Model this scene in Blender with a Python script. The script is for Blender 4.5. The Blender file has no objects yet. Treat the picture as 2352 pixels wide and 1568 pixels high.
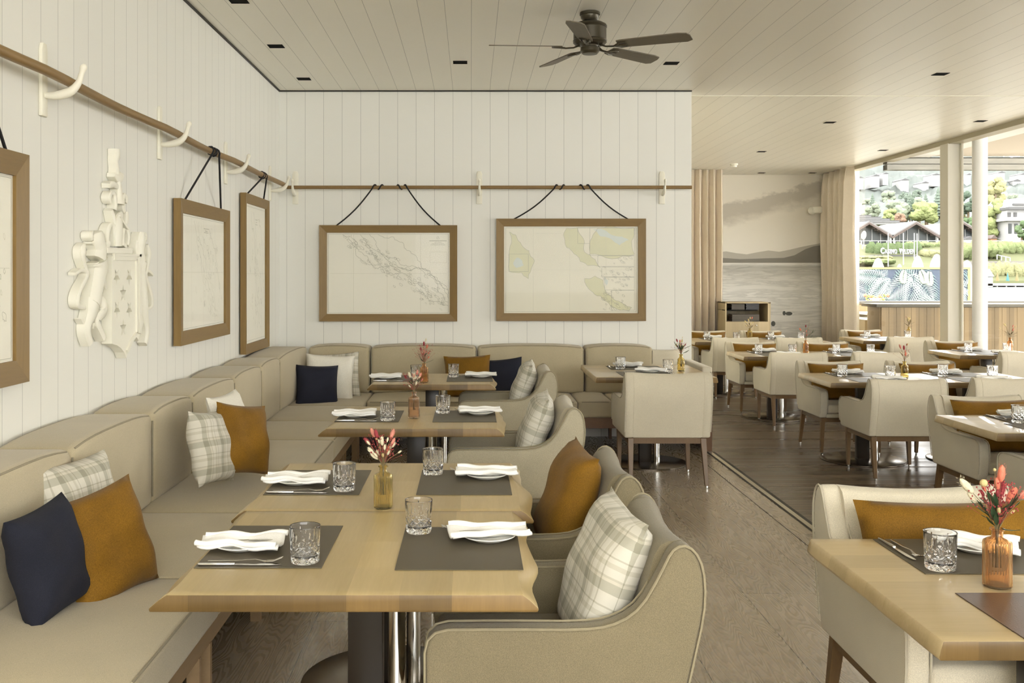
import bpy, bmesh, math, random
from mathutils import Vector, Matrix, Euler
from mathutils.geometry import tessellate_polygon
R = math.radians
S = bpy.context.scene
COL = S.collection

# ------------------------------------------------------------------ camera, world, light, exposure
CAMZ, F, VX, VY = 1.53, 2290.0, 1082.0, 631.0
cd = bpy.data.cameras.new('camera'); cam = bpy.data.objects.new('camera', cd); COL.objects.link(cam)
cam.location = (0, 0, CAMZ); cam.rotation_euler = (R(90), 0, 0)
cd.sensor_fit = 'HORIZONTAL'; cd.sensor_width = 36; cd.lens = 36 * F / 2352
cd.shift_x = (1176 - VX) / 2352; cd.shift_y = -(784 - VY) / 2352
cd.clip_start = .05; cd.clip_end = 3000
S.camera = cam
w = bpy.data.worlds.new('world'); S.world = w; w.use_nodes = True
bg = w.node_tree.nodes['Background']; bg.inputs[0].default_value = (1.0, .992, .955, 1); bg.inputs[1].default_value = 5.0
S.view_settings.view_transform = 'Standard'; S.view_settings.look = 'None'
S.view_settings.gamma = 1; S.view_settings.use_curve_mapping = False
S.view_settings.exposure = 1.05
S.cycles.max_bounces = 16; S.cycles.diffuse_bounces = 5; S.cycles.glossy_bounces = 4
S.cycles.transmission_bounces = 14; S.cycles.transparent_max_bounces = 12
S.cycles.caustics_reflective = False; S.cycles.caustics_refractive = False
S.cycles.sample_clamp_indirect = 6
S.cycles.use_denoising = True

def P(px, py, Y):
    return Vector(((px - VX) / F * Y, Y, CAMZ - (py - VY) / F * Y))

# ------------------------------------------------------------------ mesh builder
def lerp(a, b, t): return a + (b - a) * t
class MB:
    def __init__(s): s.v = []; s.f = []; s.m = []
    def add(s, vs, fs, m=0):
        n = len(s.v); s.v += [tuple(v) for v in vs]
        for f in fs: s.f.append(tuple(i + n for i in f)); s.m.append(m)
        return s
    def box(s, x0, x1, y0, y1, z0, z1, m=0):
        vs = [(x, y, z) for z in (z0, z1) for y in (y0, y1) for x in (x0, x1)]
        return s.add(vs, [(0, 2, 3, 1), (4, 5, 7, 6), (0, 1, 5, 4), (2, 6, 7, 3), (0, 4, 6, 2), (1, 3, 7, 5)], m)
    def obox(s, c, sx, sy, sz, rot, m=0):
        M3 = Euler(rot).to_matrix(); c = Vector(c)
        vs = [c + M3 @ Vector((x * sx / 2, y * sy / 2, z * sz / 2)) for z in (-1, 1) for y in (-1, 1) for x in (-1, 1)]
        return s.add(vs, [(0, 2, 3, 1), (4, 5, 7, 6), (0, 1, 5, 4), (2, 6, 7, 3), (0, 4, 6, 2), (1, 3, 7, 5)], m)
    def prism(s, poly, fn, a0, a1, m=0, holes=()):
        loops = [poly] + list(holes)
        flat = [p for l in loops for p in l]; n = len(flat)
        vs = [fn(p, a0) for p in flat] + [fn(p, a1) for p in flat]
        if holes:
            tris = tessellate_polygon([[Vector((p[0], p[1], 0)) for p in l] for l in loops])
        else:
            tris = [tuple(range(n))]
        fs = [tuple(t) for t in tris] + [tuple(i + n for i in reversed(t)) for t in tris]
        k = 0
        for l in loops:
            L = len(l)
            for i in range(L): a = k + i; b = k + (i + 1) % L; fs.append((a, b, b + n, a + n))
            k += L
        return s.add(vs, fs, m)
    def lathe(s, prof, seg=24, c=(0, 0, 0), m=0, fr=None):
        vs = []
        for j, (r, z) in enumerate(prof):
            for i in range(seg):
                a = 2 * math.pi * i / seg
                rr = r if fr is None else fr(r, z, a, j)
                vs.append((c[0] + rr * math.cos(a), c[1] + rr * math.sin(a), c[2] + z))
        fs = []
        for j in range(len(prof) - 1):
            for i in range(seg):
                a = j * seg + i; b = j * seg + (i + 1) % seg
                fs.append((a, b, b + seg, a + seg))
        if prof[0][0] > 1e-6: fs.append(tuple(reversed(range(seg))))
        if prof[-1][0] > 1e-6: fs.append(tuple(range((len(prof) - 1) * seg, len(prof) * seg)))
        return s.add(vs, fs, m)
    def tube(s, pts, r, seg=8, m=0, sc=(1, 1)):
        pts = [Vector(p) for p in pts]; n = len(pts)
        rs = r if isinstance(r, (list, tuple)) else [r] * n
        vs = []; up = Vector((0, 0, 1)); nrm = None
        for i, p in enumerate(pts):
            t = (pts[min(i + 1, n - 1)] - pts[max(i - 1, 0)]).normalized()
            if nrm is None:
                nrm = t.cross(up if abs(t.z) < .9 else Vector((1, 0, 0))).normalized()
            else:
                nrm = (nrm - t * nrm.dot(t)).normalized()
            b = t.cross(nrm)
            for k in range(seg):
                a = 2 * math.pi * k / seg
                vs.append(p + (nrm * math.cos(a) * sc[0] + b * math.sin(a) * sc[1]) * rs[i])
        fs = [(i * seg + k, i * seg + (k + 1) % seg, (i + 1) * seg + (k + 1) % seg, (i + 1) * seg + k) for i in range(n - 1) for k in range(seg)]
        fs += [tuple(reversed(range(seg))), tuple(range((n - 1) * seg, n * seg))]
        return s.add(vs, fs, m)
    def ell(s, c, rad, rot=None, seg=10, rings=7, m=0, fn=None):
        c = Vector(c); M3 = rot if rot is not None else Matrix.Identity(3)
        vs = []; fs = []
        for j in range(rings + 1):
            ph = math.pi * j / rings
            for i in range(seg):
                a = 2 * math.pi * i / seg
                d = Vector((math.sin(ph) * math.cos(a), math.sin(ph) * math.sin(a), math.cos(ph)))
                if fn: d = d * fn(d)
                vs.append(c + M3 @ Vector((d.x * rad[0], d.y * rad[1], d.z * rad[2])))
        for j in range(rings):
            for i in range(seg):
                a = j * seg + i; b = j * seg + (i + 1) % seg
                fs.append((a, b, b + seg, a + seg))
        return s.add(vs, fs, m)
    def quad(s, a, b, c, d, m=0): return s.add([a, b, c, d], [(0, 1, 2, 3)], m)
    def build(s, name, mats, parent=None, smooth=True, bevel=0, seg=2, ang=35, recalc=True, sub=0, weld=True):
        me = bpy.data.meshes.new(name); me.from_pydata(s.v, [], s.f)
        if not isinstance(mats, (list, tuple)): mats = [mats]
        for m in mats: me.materials.append(m)
        me.polygons.foreach_set('material_index', s.m)
        if recalc or weld:
            bm = bmesh.new(); bm.from_mesh(me)
            if weld: bmesh.ops.remove_doubles(bm, verts=bm.verts, dist=1e-6)
            if recalc: bmesh.ops.recalc_face_normals(bm, faces=bm.faces)
            bm.to_mesh(me); bm.free()
        o = bpy.data.objects.new(name, me); COL.objects.link(o)
        if bevel:
            md = o.modifiers.new('b', 'BEVEL'); md.width = bevel; md.segments = seg; md.limit_method = 'ANGLE'; md.angle_limit = R(38); md.use_clamp_overlap = True
        if sub:
            md = o.modifiers.new('s', 'SUBSURF'); md.levels = sub; md.render_levels = sub
        if bevel or sub:
            dg = bpy.context.evaluated_depsgraph_get()
            me2 = bpy.data.meshes.new_from_object(o.evaluated_get(dg)); o.modifiers.clear(); o.data = me2; me = me2; me.name = name
        if smooth:
            me.polygons.foreach_set('use_smooth', [True] * len(me.polygons))
            me.set_sharp_from_angle(angle=R(ang))
        if parent: o.parent = parent
        return o

def tag(o, label=None, cat=None, group=None, kind=None):
    if label: o['label'] = label
    if cat: o['category'] = cat
    if group: o['group'] = group
    if kind: o['kind'] = kind
    return o
def thing(name, label, cat, loc=(0, 0, 0), rz=0, group=None, scale=None):
    o = bpy.data.objects.new(name, None); COL.objects.link(o); o.empty_display_size = .1
    o.location = loc; o.rotation_euler = (0, 0, rz)
    if scale: o.scale = (scale,) * 3
    return tag(o, label, cat, group)
def struct(mb, name, mats, **k): return tag(mb.build(name, mats, **k), kind='structure')
def dup(o, loc=None, rz=None, label=None, group=None, parent=None, scale=None):
    c = o.copy(); COL.objects.link(c)
    if parent: c.parent = parent
    for ch in list(o.children): dup(ch, parent=c)
    if loc is not None: c.location = loc
    if rz is not None: c.rotation_euler = (0, 0, rz)
    if scale: c.scale = (scale,) * 3
    if label: c['label'] = label
    if group: c['group'] = group
    return c
_used = {}
def inst(key, maker, loc, rz, label, group, scale=None):
    """first use moves the prototype itself, later uses copy it"""
    if key not in _used:
        o = maker(); _used[key] = o
        o.location = loc; o.rotation_euler = (0, 0, rz)
        if scale: o.scale = (scale,) * 3
        tag(o, label, None, group)
    else:
        o = dup(_used[key], loc, rz, label, group, scale=scale)
    return o

# ------------------------------------------------------------------ materials
class N:
    def __init__(s, name):
        s.mat = bpy.data.materials.new(name); s.mat.use_nodes = True; s.t = s.mat.node_tree
        s.b = s.t.nodes['Principled BSDF']; s.out = s.t.nodes['Material Output']
    def n(s, typ, **k):
        o = s.t.nodes.new(typ)
        for a, v in k.items(): setattr(o, a, v)
        return o
    def l(s, a, b): s.t.links.new(a, b)
    def inp(s, sock, v):
        if hasattr(v, 'is_linked') or hasattr(v, 'links'): s.l(v, sock)
        else: sock.default_value = v
    def math(s, op, a, b=0.0, c=None):
        o = s.n('ShaderNodeMath', operation=op); s.inp(o.inputs[0], a); s.inp(o.inputs[1], b)
        if c is not None: s.inp(o.inputs[2], c)
        return o.outputs[0]
    def mix(s, f, a, b, mode='MIX'):
        o = s.n('ShaderNodeMix', data_type='RGBA', blend_type=mode)
        s.inp(o.inputs[0], f); s.inp(o.inputs[6], col(a)); s.inp(o.inputs[7], col(b)); return o.outputs[2]
    def coord(s, kind='Object'):
        if kind == 'World': return s.n('ShaderNodeNewGeometry').outputs['Position']
        return s.n('ShaderNodeTexCoord').outputs[kind]
    def scaled(s, vec, sc):
        o = s.n('ShaderNodeVectorMath', operation='MULTIPLY'); s.l(vec, o.inputs[0]); o.inputs[1].default_value = sc; return o.outputs[0]
    def sep(s, vec): o = s.n('ShaderNodeSeparateXYZ'); s.l(vec, o.inputs[0]); return o.outputs
    def noise(s, vec, scale, detail=3, rough=.5, dist=0):
        o = s.n('ShaderNodeTexNoise'); s.l(vec, o.inputs['Vector']); o.inputs['Scale'].default_value = scale
        o.inputs['Detail'].default_value = detail; o.inputs['Roughness'].default_value = rough; o.inputs['Distortion'].default_value = dist
        return o.outputs[0]
    def ramp(s, f, stops, interp='LINEAR'):
        o = s.n('ShaderNodeValToRGB'); s.l(f, o.inputs[0]); e = o.color_ramp.elements; o.color_ramp.interpolation = interp
        while len(e) < len(stops): e.new(.5)
        for el, (p, c) in zip(e, stops): el.position = p; el.color = col(c)
        return o.outputs[0]
    def bump(s, h, strength=.3, dist=.01):
        o = s.n('ShaderNodeBump'); s.l(h, o.inputs['Height']); o.inputs['Strength'].default_value = strength; o.inputs['Distance'].default_value = dist
        s.l(o.outputs[0], s.b.inputs['Normal'])
    def set(s, c=None, rough=.6, metal=0, coat=0, sheen=0, spec=.5, trans=0, ior=1.45, emit=None):
        if c is not None: s.inp(s.b.inputs['Base Color'], col(c))
        s.inp(s.b.inputs['Roughness'], rough); s.b.inputs['Metallic'].default_value = metal
        s.b.inputs['Coat Weight'].default_value = coat; s.b.inputs['Sheen Weight'].default_value = sheen
        s.b.inputs['Specular IOR Level'].default_value = spec
        s.b.inputs['Transmission Weight'].default_value = trans; s.b.inputs['IOR'].default_value = ior
        return s.mat
def col(c):
    if isinstance(c, (tuple, list)) and len(c) == 3: return (*c, 1)
    return c
def hexs(r, g, b):
    f = lambda u: (u / 255 / 12.92) if u / 255 <= .04045 else ((u / 255 + .055) / 1.055) ** 2.4
    return (f(r), f(g), f(b))
def mottled(name, c, var=.12, scale=6, rough=.6, bump=0, bscale=200, sc=(1, 1, 1), **k):
    n = N(name); v = n.scaled(n.coord(), sc); f = n.noise(v, scale, 3)
    a = tuple(x * (1 - var) for x in c); b = tuple(min(1, x * (1 + var)) for x in c)
    n.set(n.mix(f, a, b), rough, **k)
    if bump: n.bump(n.noise(v, bscale, 2), bump, .004)
    return n.mat
def fabric(name, c, var=.08, weave=900, bump=.35, sheen=.2, rough=.9):
    n = N(name); v = n.coord(); f = n.noise(v, 5, 3); g = n.noise(v, weave, 2, .7)
    ca = tuple(x * (1 - var) for x in c); cb = tuple(x * (1 + var) for x in c)
    base = n.mix(f, ca, cb)
    gg = n.ramp(g, [(.3, (.72, .72, .72)), (.7, (1.18, 1.18, 1.18))])
    n.set(n.mix(1.0, base, gg, 'MULTIPLY'), rough, sheen=sheen, spec=.2)
    n.bump(g, bump, .002); return n.mat
def boards(name, c, axis, off, sp, gw=.0075, groove=.42, rough=.5, var=.02, spec=.4):
    n = N(name); xyz = n.sep(n.coord('World')); q = n.math('DIVIDE', n.math('SUBTRACT', xyz[axis], off), sp)
    fr = n.math('FRACT', q); d = n.math('ABSOLUTE', n.math('SUBTRACT', fr, .5))
    g = n.math('GREATER_THAN', d, .5 - gw)
    wn = n.n('ShaderNodeTexWhiteNoise', noise_dimensions='1D'); n.l(n.math('FLOOR', q), wn.inputs['W'])
    base = n.mix(wn.outputs['Value'], tuple(x * (1 - var) for x in c), c)
    n.set(n.mix(g, base, tuple(x * groove for x in c)), rough, spec=spec)
    n.bump(n.math('SUBTRACT', 1.0, g), .5, .003); return n.mat
def wood(name, c1, c2, along=1, stave=None, sax=0, rough=.45, freq=9, spec=.5, sv=.25, coat=0, bump=.08, kind='Object'):
    n = N(name); v0 = n.coord(kind); sc = [freq, freq, freq]; sc[along] = freq * .07
    xyz = n.sep(v0); vv = v0
    if stave:
        fl = n.math('FLOOR', n.math('DIVIDE', xyz[sax], stave))
        wn = n.n('ShaderNodeTexWhiteNoise', noise_dimensions='1D'); n.l(fl, wn.inputs['W'])
        ad = n.n('ShaderNodeVectorMath', operation='ADD'); n.l(v0, ad.inputs[0]); n.l(wn.outputs['Color'], ad.inputs[1]); 
        m5 = n.scaled(wn.outputs['Color'], (7, 7, 7)); n.l(m5, ad.inputs[1]); vv = ad.outputs[0]
    g = n.noise(n.scaled(vv, sc), 1.6, 5, .62, .6)
    fine = n.noise(n.scaled(vv, tuple(x * 9 for x in sc)), 1.5, 3, .6)
    k = n.mix(n.math('MULTIPLY_ADD', fine, .35, n.math('MULTIPLY', g, .65)), c1, c2)
    if stave:
        k = n.mix(1.0, k, n.ramp(wn.outputs['Value'], [(0, (1 - sv,) * 3), (1, (1 + sv * .6,) * 3)]), 'MULTIPLY')
    n.set(k, rough, spec=spec, coat=coat)
    if bump: n.bump(fine, bump, .002)
    return n.mat
def glassmat(name, c=(1, 1, 1), rough=.0, ior=1.44):
    n = N(name); n.set(c, rough, trans=.97, ior=ior); return n.mat
def panemat(name, tint=(1, 1, 1), ga=.45, gb=.035):
    n = N(name); t = n.n('ShaderNodeBsdfTransparent'); t.inputs[0].default_value = col(tint)
    g = n.n('ShaderNodeBsdfGlossy'); g.inputs['Roughness'].default_value = .02
    lw = n.n('ShaderNodeLayerWeight'); ge = n.n('ShaderNodeNewGeometry')
    k = n.math('MULTIPLY_ADD', n.math('POWER', lw.outputs['Facing'], 5.0), ga, gb); k = n.math('MULTIPLY', k, n.math('SUBTRACT', 1.0, ge.outputs['Backfacing']))
    mx = n.n('ShaderNodeMixShader'); n.l(k, mx.inputs[0]); n.l(t.outputs[0], mx.inputs[1]); n.l(g.outputs[0], mx.inputs[2])
    n.l(mx.outputs[0], n.out.inputs[0]); return n.mat

WALLC = (.79, .785, .735)
m_wallx = boards('painted_boards_back', WALLC, 0, -1.572, .1752)
m_wally = boards('painted_boards_side', WALLC, 1, .03, .1745)
m_ceil = boards('ceiling_boards', (.88, .85, .755), 0, .177, .1745, gw=.009, groove=.45, rough=.35)
m_white = mottled('white_paint', (.80, .775, .66), .02, 3, .45)
m_gap = mottled('shadow_gap', (.03, .027, .02), .1)
m_black = mottled('black_metal', (.008, .008, .008), .1, 5, .8, spec=.08)
m_oak = wood('oiled_oak', (.37, .27, .115), (.62, .49, .27), 1, .13, 0, .36, 9, sv=.15, bump=.05)
m_oakend = wood('oak_end_grain', (.12, .068, .018), (.24, .15, .05), 2, .13, 0, .45, 14, sv=.42)
m_oakx = wood('oiled_oak_long', (.40, .29, .135), (.65, .52, .31), 0, .12, 1, .33, 9, sv=.15, bump=.05, coat=.4)
m_frame = wood('walnut_frame_x', (.14, .082, .02), (.27, .17, .054), 0, None, 0, .45, 10)
m_framez = wood('walnut_frame_z', (.15, .088, .02), (.29, .185, .06), 2, None, 0, .45, 10)
m_framey = wood('walnut_frame_y', (.15, .088, .02), (.29, .185, .06), 1, None, 0, .45, 10)
m_leg = wood('chair_leg_wood', (.09, .05, .02), (.20, .12, .055), 2, None, 0, .4, 14)
m_rail = wood('bench_rail_wood', (.10, .045, .018), (.19, .095, .04), 1, None, 0, .4, 10)
m_raill = wood('bench_leg_oak', (.22, .14, .07), (.36, .25, .14), 1, None, 0, .4, 10)
m_fab = fabric('beige_tweed_shaded', (.22, .185, .115), .12, 420, .7)  # shaded copy of the chair cloth: dim foreground put into the colour
m_fab_halfshade = fabric('beige_tweed_half_shaded', (.44, .395, .29), .1, 420, .5)  # half-shaded copy of the same cloth for the farther pair
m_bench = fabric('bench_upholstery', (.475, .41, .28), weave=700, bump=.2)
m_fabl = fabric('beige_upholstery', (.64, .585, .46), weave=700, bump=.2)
m_pipe = mottled('piping_cord', (.30, .265, .19), .15, 60, .9)
m_pipel = mottled('piping_light', (.50, .46, .36), .12, 60, .9)
m_must = fabric('mustard_velvet', (.205, .102, .010), .55, 300, .15, .06, .72)
m_navy = fabric('navy_linen', (.021, .023, .036), .4, 500, .6, .02)
m_linen = fabric('white_linen', (.80, .77, .68), .03, 500, .2)
m_porc = mottled('porcelain', (.86, .85, .80), .01, 3, .12)
m_nap = mottled('napkin_linen', (.88, .87, .84), .02, 12, .8, .3, 300)
m_steel = mottled('polished_steel', (.62, .60, .56), .05, 8, .16, metal=1)
m_chrome = mottled('chrome', (.75, .74, .70), .05, 8, .12, metal=1)
m_dark = mottled('dark_bronze_steel', (.022, .016, .011), .25, 4, .3, spec=.35)
m_plate = mottled('brushed_base_plate', (.16, .13, .10), .2, 3, .22, metal=.85)
m_glass = glassmat('crystal')
m_cord = mottled('black_cord', (.012, .012, .013), .3, 200, .8)
m_curt = fabric('curtain_cloth', (.76, .665, .53), .04, 400, .2)
m_fan = mottled('fan_bronze', (.065, .055, .035), .1, 6, .35, metal=.4)
m_blade = mottled('fan_blade_taupe', (.135, .115, .08), .12, 6, .5, sc=(1, 8, 1))
m_pane = panemat('window_glass')
n = N('leather_mat'); v = n.coord(); f = n.noise(v, 9, 4); g = n.noise(v, 350, 2)
m_mat = n.set(n.mix(f, (.080, .066, .043), (.125, .105, .07)), n.math('MULTIPLY_ADD', f, .15, .42), spec=.45); n.bump(g, .12, .001)
m_matb = mottled('leather_mat_brown', (.085, .05, .032), .2, 9, .4, .15, 350)
# plaid
n = N('grey_plaid'); xyz = n.sep(n.coord())
def stripes(ax, per, off):
    fr = n.math('FRACT', n.math('DIVIDE', n.math('ADD', xyz[ax], off), per))
    return n.ramp(fr, [(0, (1, 1, 1)), (.08, (.70, .70, .66)), (.30, (.94, .93, .90)), (.36, (.80, .79, .75)), (.41, (1, 1, 1)), (.58, (.86, .85, .81)), (.68, (1, 1, 1)), (.78, (.76, .75, .71)), (.815, (1, 1, 1))], 'CONSTANT')
g = n.noise(n.coord(), 600, 2, .7)
k = n.mix(1.0, n.mix(1.0, (.62, .595, .515), stripes(0, .115, .5), 'MULTIPLY'), stripes(2, .13, .53), 'MULTIPLY')
m_plaid = n.set(k, .9, sheen=.15, spec=.2); n.bump(g, .3, .002)
# floors
n = N('brushed_oak_floor'); p = n.coord('World'); xyz = n.sep(p)
pl = n.math('DIVIDE', n.math('ADD', xyz[0], .29), .40); fl = n.math('FLOOR', pl)
wn = n.n('ShaderNodeTexWhiteNoise', noise_dimensions='1D'); n.l(fl, wn.inputs['W'])
ends = n.math('ADD', n.math('DIVIDE', xyz[1], 2.4), wn.outputs['Value']); efl = n.math('FLOOR', ends)
wn2 = n.n('ShaderNodeTexWhiteNoise', noise_dimensions='2D'); cmb = n.n('ShaderNodeCombineXYZ'); n.l(fl, cmb.inputs[0]); n.l(efl, cmb.inputs[1]); n.l(cmb.outputs[0], wn2.inputs['Vector'])
ad = n.n('ShaderNodeVectorMath', operation='ADD'); n.l(p, ad.inputs[0]); n.l(n.scaled(wn2.outputs['Color'], (9, 9, 9)), ad.inputs[1])
g = n.noise(n.scaled(ad.outputs[0], (3.6, .40, 1)), 2.0, 2, .5, .2)
wv = n.math('FRACT', n.math('MULTIPLY', g, 34)); wv = n.math('ABSOLUTE', n.math('MULTIPLY_ADD', wv, 2, -1))
fine = n.noise(n.scaled(p, (160, 6, 1)), 1, 3)
k = n.mix(wv, (.33, .268, .185), (.378, .313, .226)); k = n.mix(n.math('MULTIPLY', fine, .45), k, (.17, .128, .082))
k = n.mix(1.0, k, n.ramp(wn2.outputs['Value'], [(0, (.86, .86, .86)), (1, (1.1, 1.1, 1.1))]), 'MULTIPLY')
e1 = n.math('GREATER_THAN', n.math('ABSOLUTE', n.math('SUBTRACT', n.math('FRACT', pl), .5)), .4955)
e2 = n.math('GREATER_THAN', n.math('ABSOLUTE', n.math('SUBTRACT', n.math('FRACT', ends), .5)), .4993)
k = n.mix(n.math('MAXIMUM', e1, e2), k, (.05, .037, .024))
m_floor = n.set(k, n.math('MULTIPLY_ADD', wv, .08, .24), spec=.8, coat=.25); n.bump(n.math('MULTIPLY_ADD', wv, .3, fine), .07, .002)
n = N('dark_deck'); p = n.coord('World'); xyz = n.sep(p)
q = n.math('DIVIDE', xyz[1], .07); fl = n.math('FLOOR', q); wn = n.n('ShaderNodeTexWhiteNoise', noise_dimensions='1D'); n.l(fl, wn.inputs['W'])
g = n.noise(n.scaled(p, (1.5, 30, 1)), 2, 4)
k = n.mix(g, (.10, .073, .048), (.19, .148, .105)); k = n.mix(1.0, k, n.ramp(wn.outputs['Value'], [(0, (.75, .75, .75)), (1, (1.2, 1.2, 1.2))]), 'MULTIPLY')
gr = n.math('GREATER_THAN', n.math('ABSOLUTE', n.math('SUBTRACT', n.math('FRACT', q), .5)), .44)
m_deck = n.set(n.mix(gr, k, (.02, .015, .01)), n.math('MULTIPLY_ADD', wn.outputs['Value'], .15, .25), spec=.6); n.bump(n.math('SUBTRACT', 1.0, gr), .3, .003)

# ------------------------------------------------------------------ room shell
CE = 3.276; WX = -1.82; WY = 9.45; RX = 6.2; FY = 17.38; NY = -2.5; CX = 2.09
b = MB(); b.box(WX - .2, CX, NY, WY + .28, -.2, 0); struct(b, 'floor_oak', m_floor, smooth=False)
b = MB(); b.box(CX, RX + .1, NY, FY + .3, -.2, 0); struct(b, 'floor_deck', m_deck, smooth=False)
b = MB(); b.box(WX - .2, WX, NY, WY + .28, 0, CE + .1); struct(b, 'wall_left', m_wally, smooth=False)
b = MB(); b.box(WX, CX, WY, WY + .28, 0, CE + .1); struct(b, 'wall_back', m_wallx, smooth=False)
b = MB(); b.box(CX - .2, RX + .3, FY, FY + .2, 0, CE + .1); struct(b, 'wall_far', m_white, smooth=False)
b = MB(); b.box(CX - .2, CX - .01, WY + .28, FY, 0, CE + .1); struct(b, 'wall_passage', m_white, smooth=False)
b = MB(); b.box(WX - .2, RX + .12, NY, FY + .2, CE, CE + .25); struct(b, 'ceiling', m_ceil, smooth=False)
b = MB(); b.box(RX + .03, RX + .12, FY - 1.15, FY, 0, CE); struct(b, 'wall_right_end', m_white, smooth=False)
b = MB(); b.box(WX - .2, -1.2, NY - .2, NY, 0, CE); b.box(-1.2, RX - .4, NY - .2, NY, 0, 1.15); b.box(RX - .4, RX + .1, NY - .2, NY, 0, CE); struct(b, 'wall_front', m_white, smooth=False)  # opening behind the camera added and sized to let in fill daylight
b = MB(); b.box(WX, WX + .014, NY, WY, CE - .012, CE); b.box(WX, CX, WY - .014, WY, CE - .012, CE); struct(b, 'trim_shadow_gap', m_gap, smooth=False)
b = MB(); b.box(CX, RX, WY + .27, WY + .29, CE - .004, CE); struct(b, 'trim_ceiling_joint', m_white, smooth=False)
m_alu = mottled('threshold_metal', (.62, .58, .48), .1, 4, .3, metal=1)
b = MB(); b.box(CX - .045, CX - .012, NY, 8.62, -.01, .004); struct(b, 'trim_threshold_strip', m_alu, smooth=False)
b = MB(); b.box(CX - .012, CX + .016, NY, 8.62, -.01, .002, 0); b.box(CX - .06, CX - .045, NY, 8.62, -.01, .002, 0); struct(b, 'trim_threshold_groove', m_gap, smooth=False)
b = MB(); b.box(1.90, 1.904, NY, 9.4, -.01, .0015); struct(b, 'trim_floor_joint', m_gap, smooth=False)
# glass wall on the right
m_wf = mottled('window_frame_paint', (.66, .63, .54), .03, 3, .4)
m_wfd = mottled('window_frame_tan', (.42, .38, .27), .05, 3, .5)
b = MB(); b.box(RX - .05, RX + .12, NY, 16.19, CE - .06, CE + .01); struct(b, 'trim_window_head', m_wfd, smooth=False)
b = MB(); b.box(RX - .02, RX + .08, NY, 16.19, 0, .05); struct(b, 'trim_window_sill', m_wf, smooth=False)
b = MB(); b.box(RX - .05, RX + .12, NY, 5.2, 0, CE); struct(b, 'wall_right_light_block', m_white, smooth=False)  # unseen solid section added to cut daylight on the left wall
PY = [16.19, 12.95, 9.1, 5.1]
for i, y in enumerate(PY[1:-1] + [PY[-1]]):
    b = MB(); b.box(RX - .06, RX + .09, y - .11, y + .11, 0, CE - .05); b.box(RX + .09, RX + .12, y - .16, y - .11, 0, CE - .05)
    struct(b, f'trim_{i + 2}_window_post', m_wf, smooth=False, bevel=.006)
for i in range(len(PY) - 1):
    b = MB(); b.box(RX + .02, RX + .03, PY[i + 1] + .11, PY[i] - .11, .05, CE - .06); struct(b, f'window_{i + 1}', m_pane, smooth=False)

# ------------------------------------------------------------------ banquette
def cushion(name, label, cat, x0, x1, y0, y1, z0, z1, dome='z', group=None, pipe=None, mat=None, amt=.018, bev=.03):
    b = MB(); nx = ny = nz = 8
    cx, cy, cz = (x0 + x1) / 2, (y0 + y1) / 2, (z0 + z1) / 2
    hx, hy, hz = (x1 - x0) / 2, (y1 - y0) / 2, (z1 - z0) / 2
    def sq(t): return 1 - abs(t) ** 3
    vs = []; idx = {}
    def vert(i, j, k):
        key = (i, j, k)
        if key not in idx:
            u, v, q = i / nx * 2 - 1, j / ny * 2 - 1, k / nz * 2 - 1
            X, Y, Z = cx + u * hx, cy + v * hy, cz + q * hz
            if dome == 'z' and k == nz: Z += amt * sq(u) * sq(v)
            if dome == 'x':
                if i == nx: X += amt * sq(q) * sq(v)
                if k == nz: Z += amt * 1.2 * sq(v)
            if dome == 'y':
                if j == 0: Y -= amt * sq(q) * sq(u)
                if k == nz: Z += amt * 1.2 * sq(u)
            idx[key] = len(vs); vs.append((X, Y, Z))
        return idx[key]
    fs = []
    for a in range(nx):
        for c in range(ny):
            for k in (0, nz): fs.append((vert(a, c, k), vert(a + 1, c, k), vert(a + 1, c + 1, k), vert(a, c + 1, k)))
            for k in (0, nz):
                fs.append((vert(a, k, c), vert(a + 1, k, c), vert(a + 1, k, c + 1), vert(a, k, c + 1)))
                fs.append((vert(k, a, c), vert(k, a + 1, c), vert(k, a + 1, c + 1), vert(k, a, c + 1)))
    b.add(vs, fs)
    o = b.build(name, mat or m_bench, bevel=bev, seg=3, ang=60)
    tag(o, label, cat, group)
    if pipe:
        for pts in pipe: p = MB().tube(pts, .0042, 6).build('piping', m_pipe, o); tag(p, 'darker piping cord along a seam')
    return o
SZ, BX, BF = .44, -.905, 8.58
seams = [.75, 1.7, 2.64, 3.587, 4.575, 5.565, 6.59, 7.44, 8.31]
wl = ['foremost, behind the camera side', 'second, mostly below the frame', 'third, at the bottom left corner', 'under the foremost navy pillow', 'beside the nearest table', 'beside the second table', 'under the middle pillow group', 'beside the third table', 'before the corner']
for i in range(2, len(seams)):
    y0, y1 = seams[i - 1] + .002, seams[i] - .002
    names = {2: 'beige seat cushion of left banquette cut by the bottom left corner', 3: 'beige seat cushion of left banquette under the nearest navy pillow',
             4: 'beige seat cushion of left banquette beside the nearest table', 5: 'beige seat cushion of left banquette beside the second table, under the middle pillows',
             6: 'beige seat cushion of left banquette just behind the middle pillows', 7: 'beige seat cushion of left banquette beside the third table',
             8: 'last beige seat cushion of left banquette before the corner'}
    cushion('seat_cushion', names[i], 'seat cushion', -1.80, BX, y0, y1, .30, SZ, 'z', 'seat cushions of the left banquette',
            [[(BX - .004, y0 + .03, SZ - .004), (BX - .004, y1 - .03, SZ - .004)], [(-1.5, y1, SZ - .005), (BX - .03, y1, SZ - .005)]])
bs = [-.905, -.03, .92, 1.22, 2.0]
cushion('seat_cushion', 'square beige seat cushion in the corner of the banquette', 'seat cushion', -1.80, BX, 8.314, 9.43, .30, SZ, 'z', 'seat cushions of the back banquette')
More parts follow.
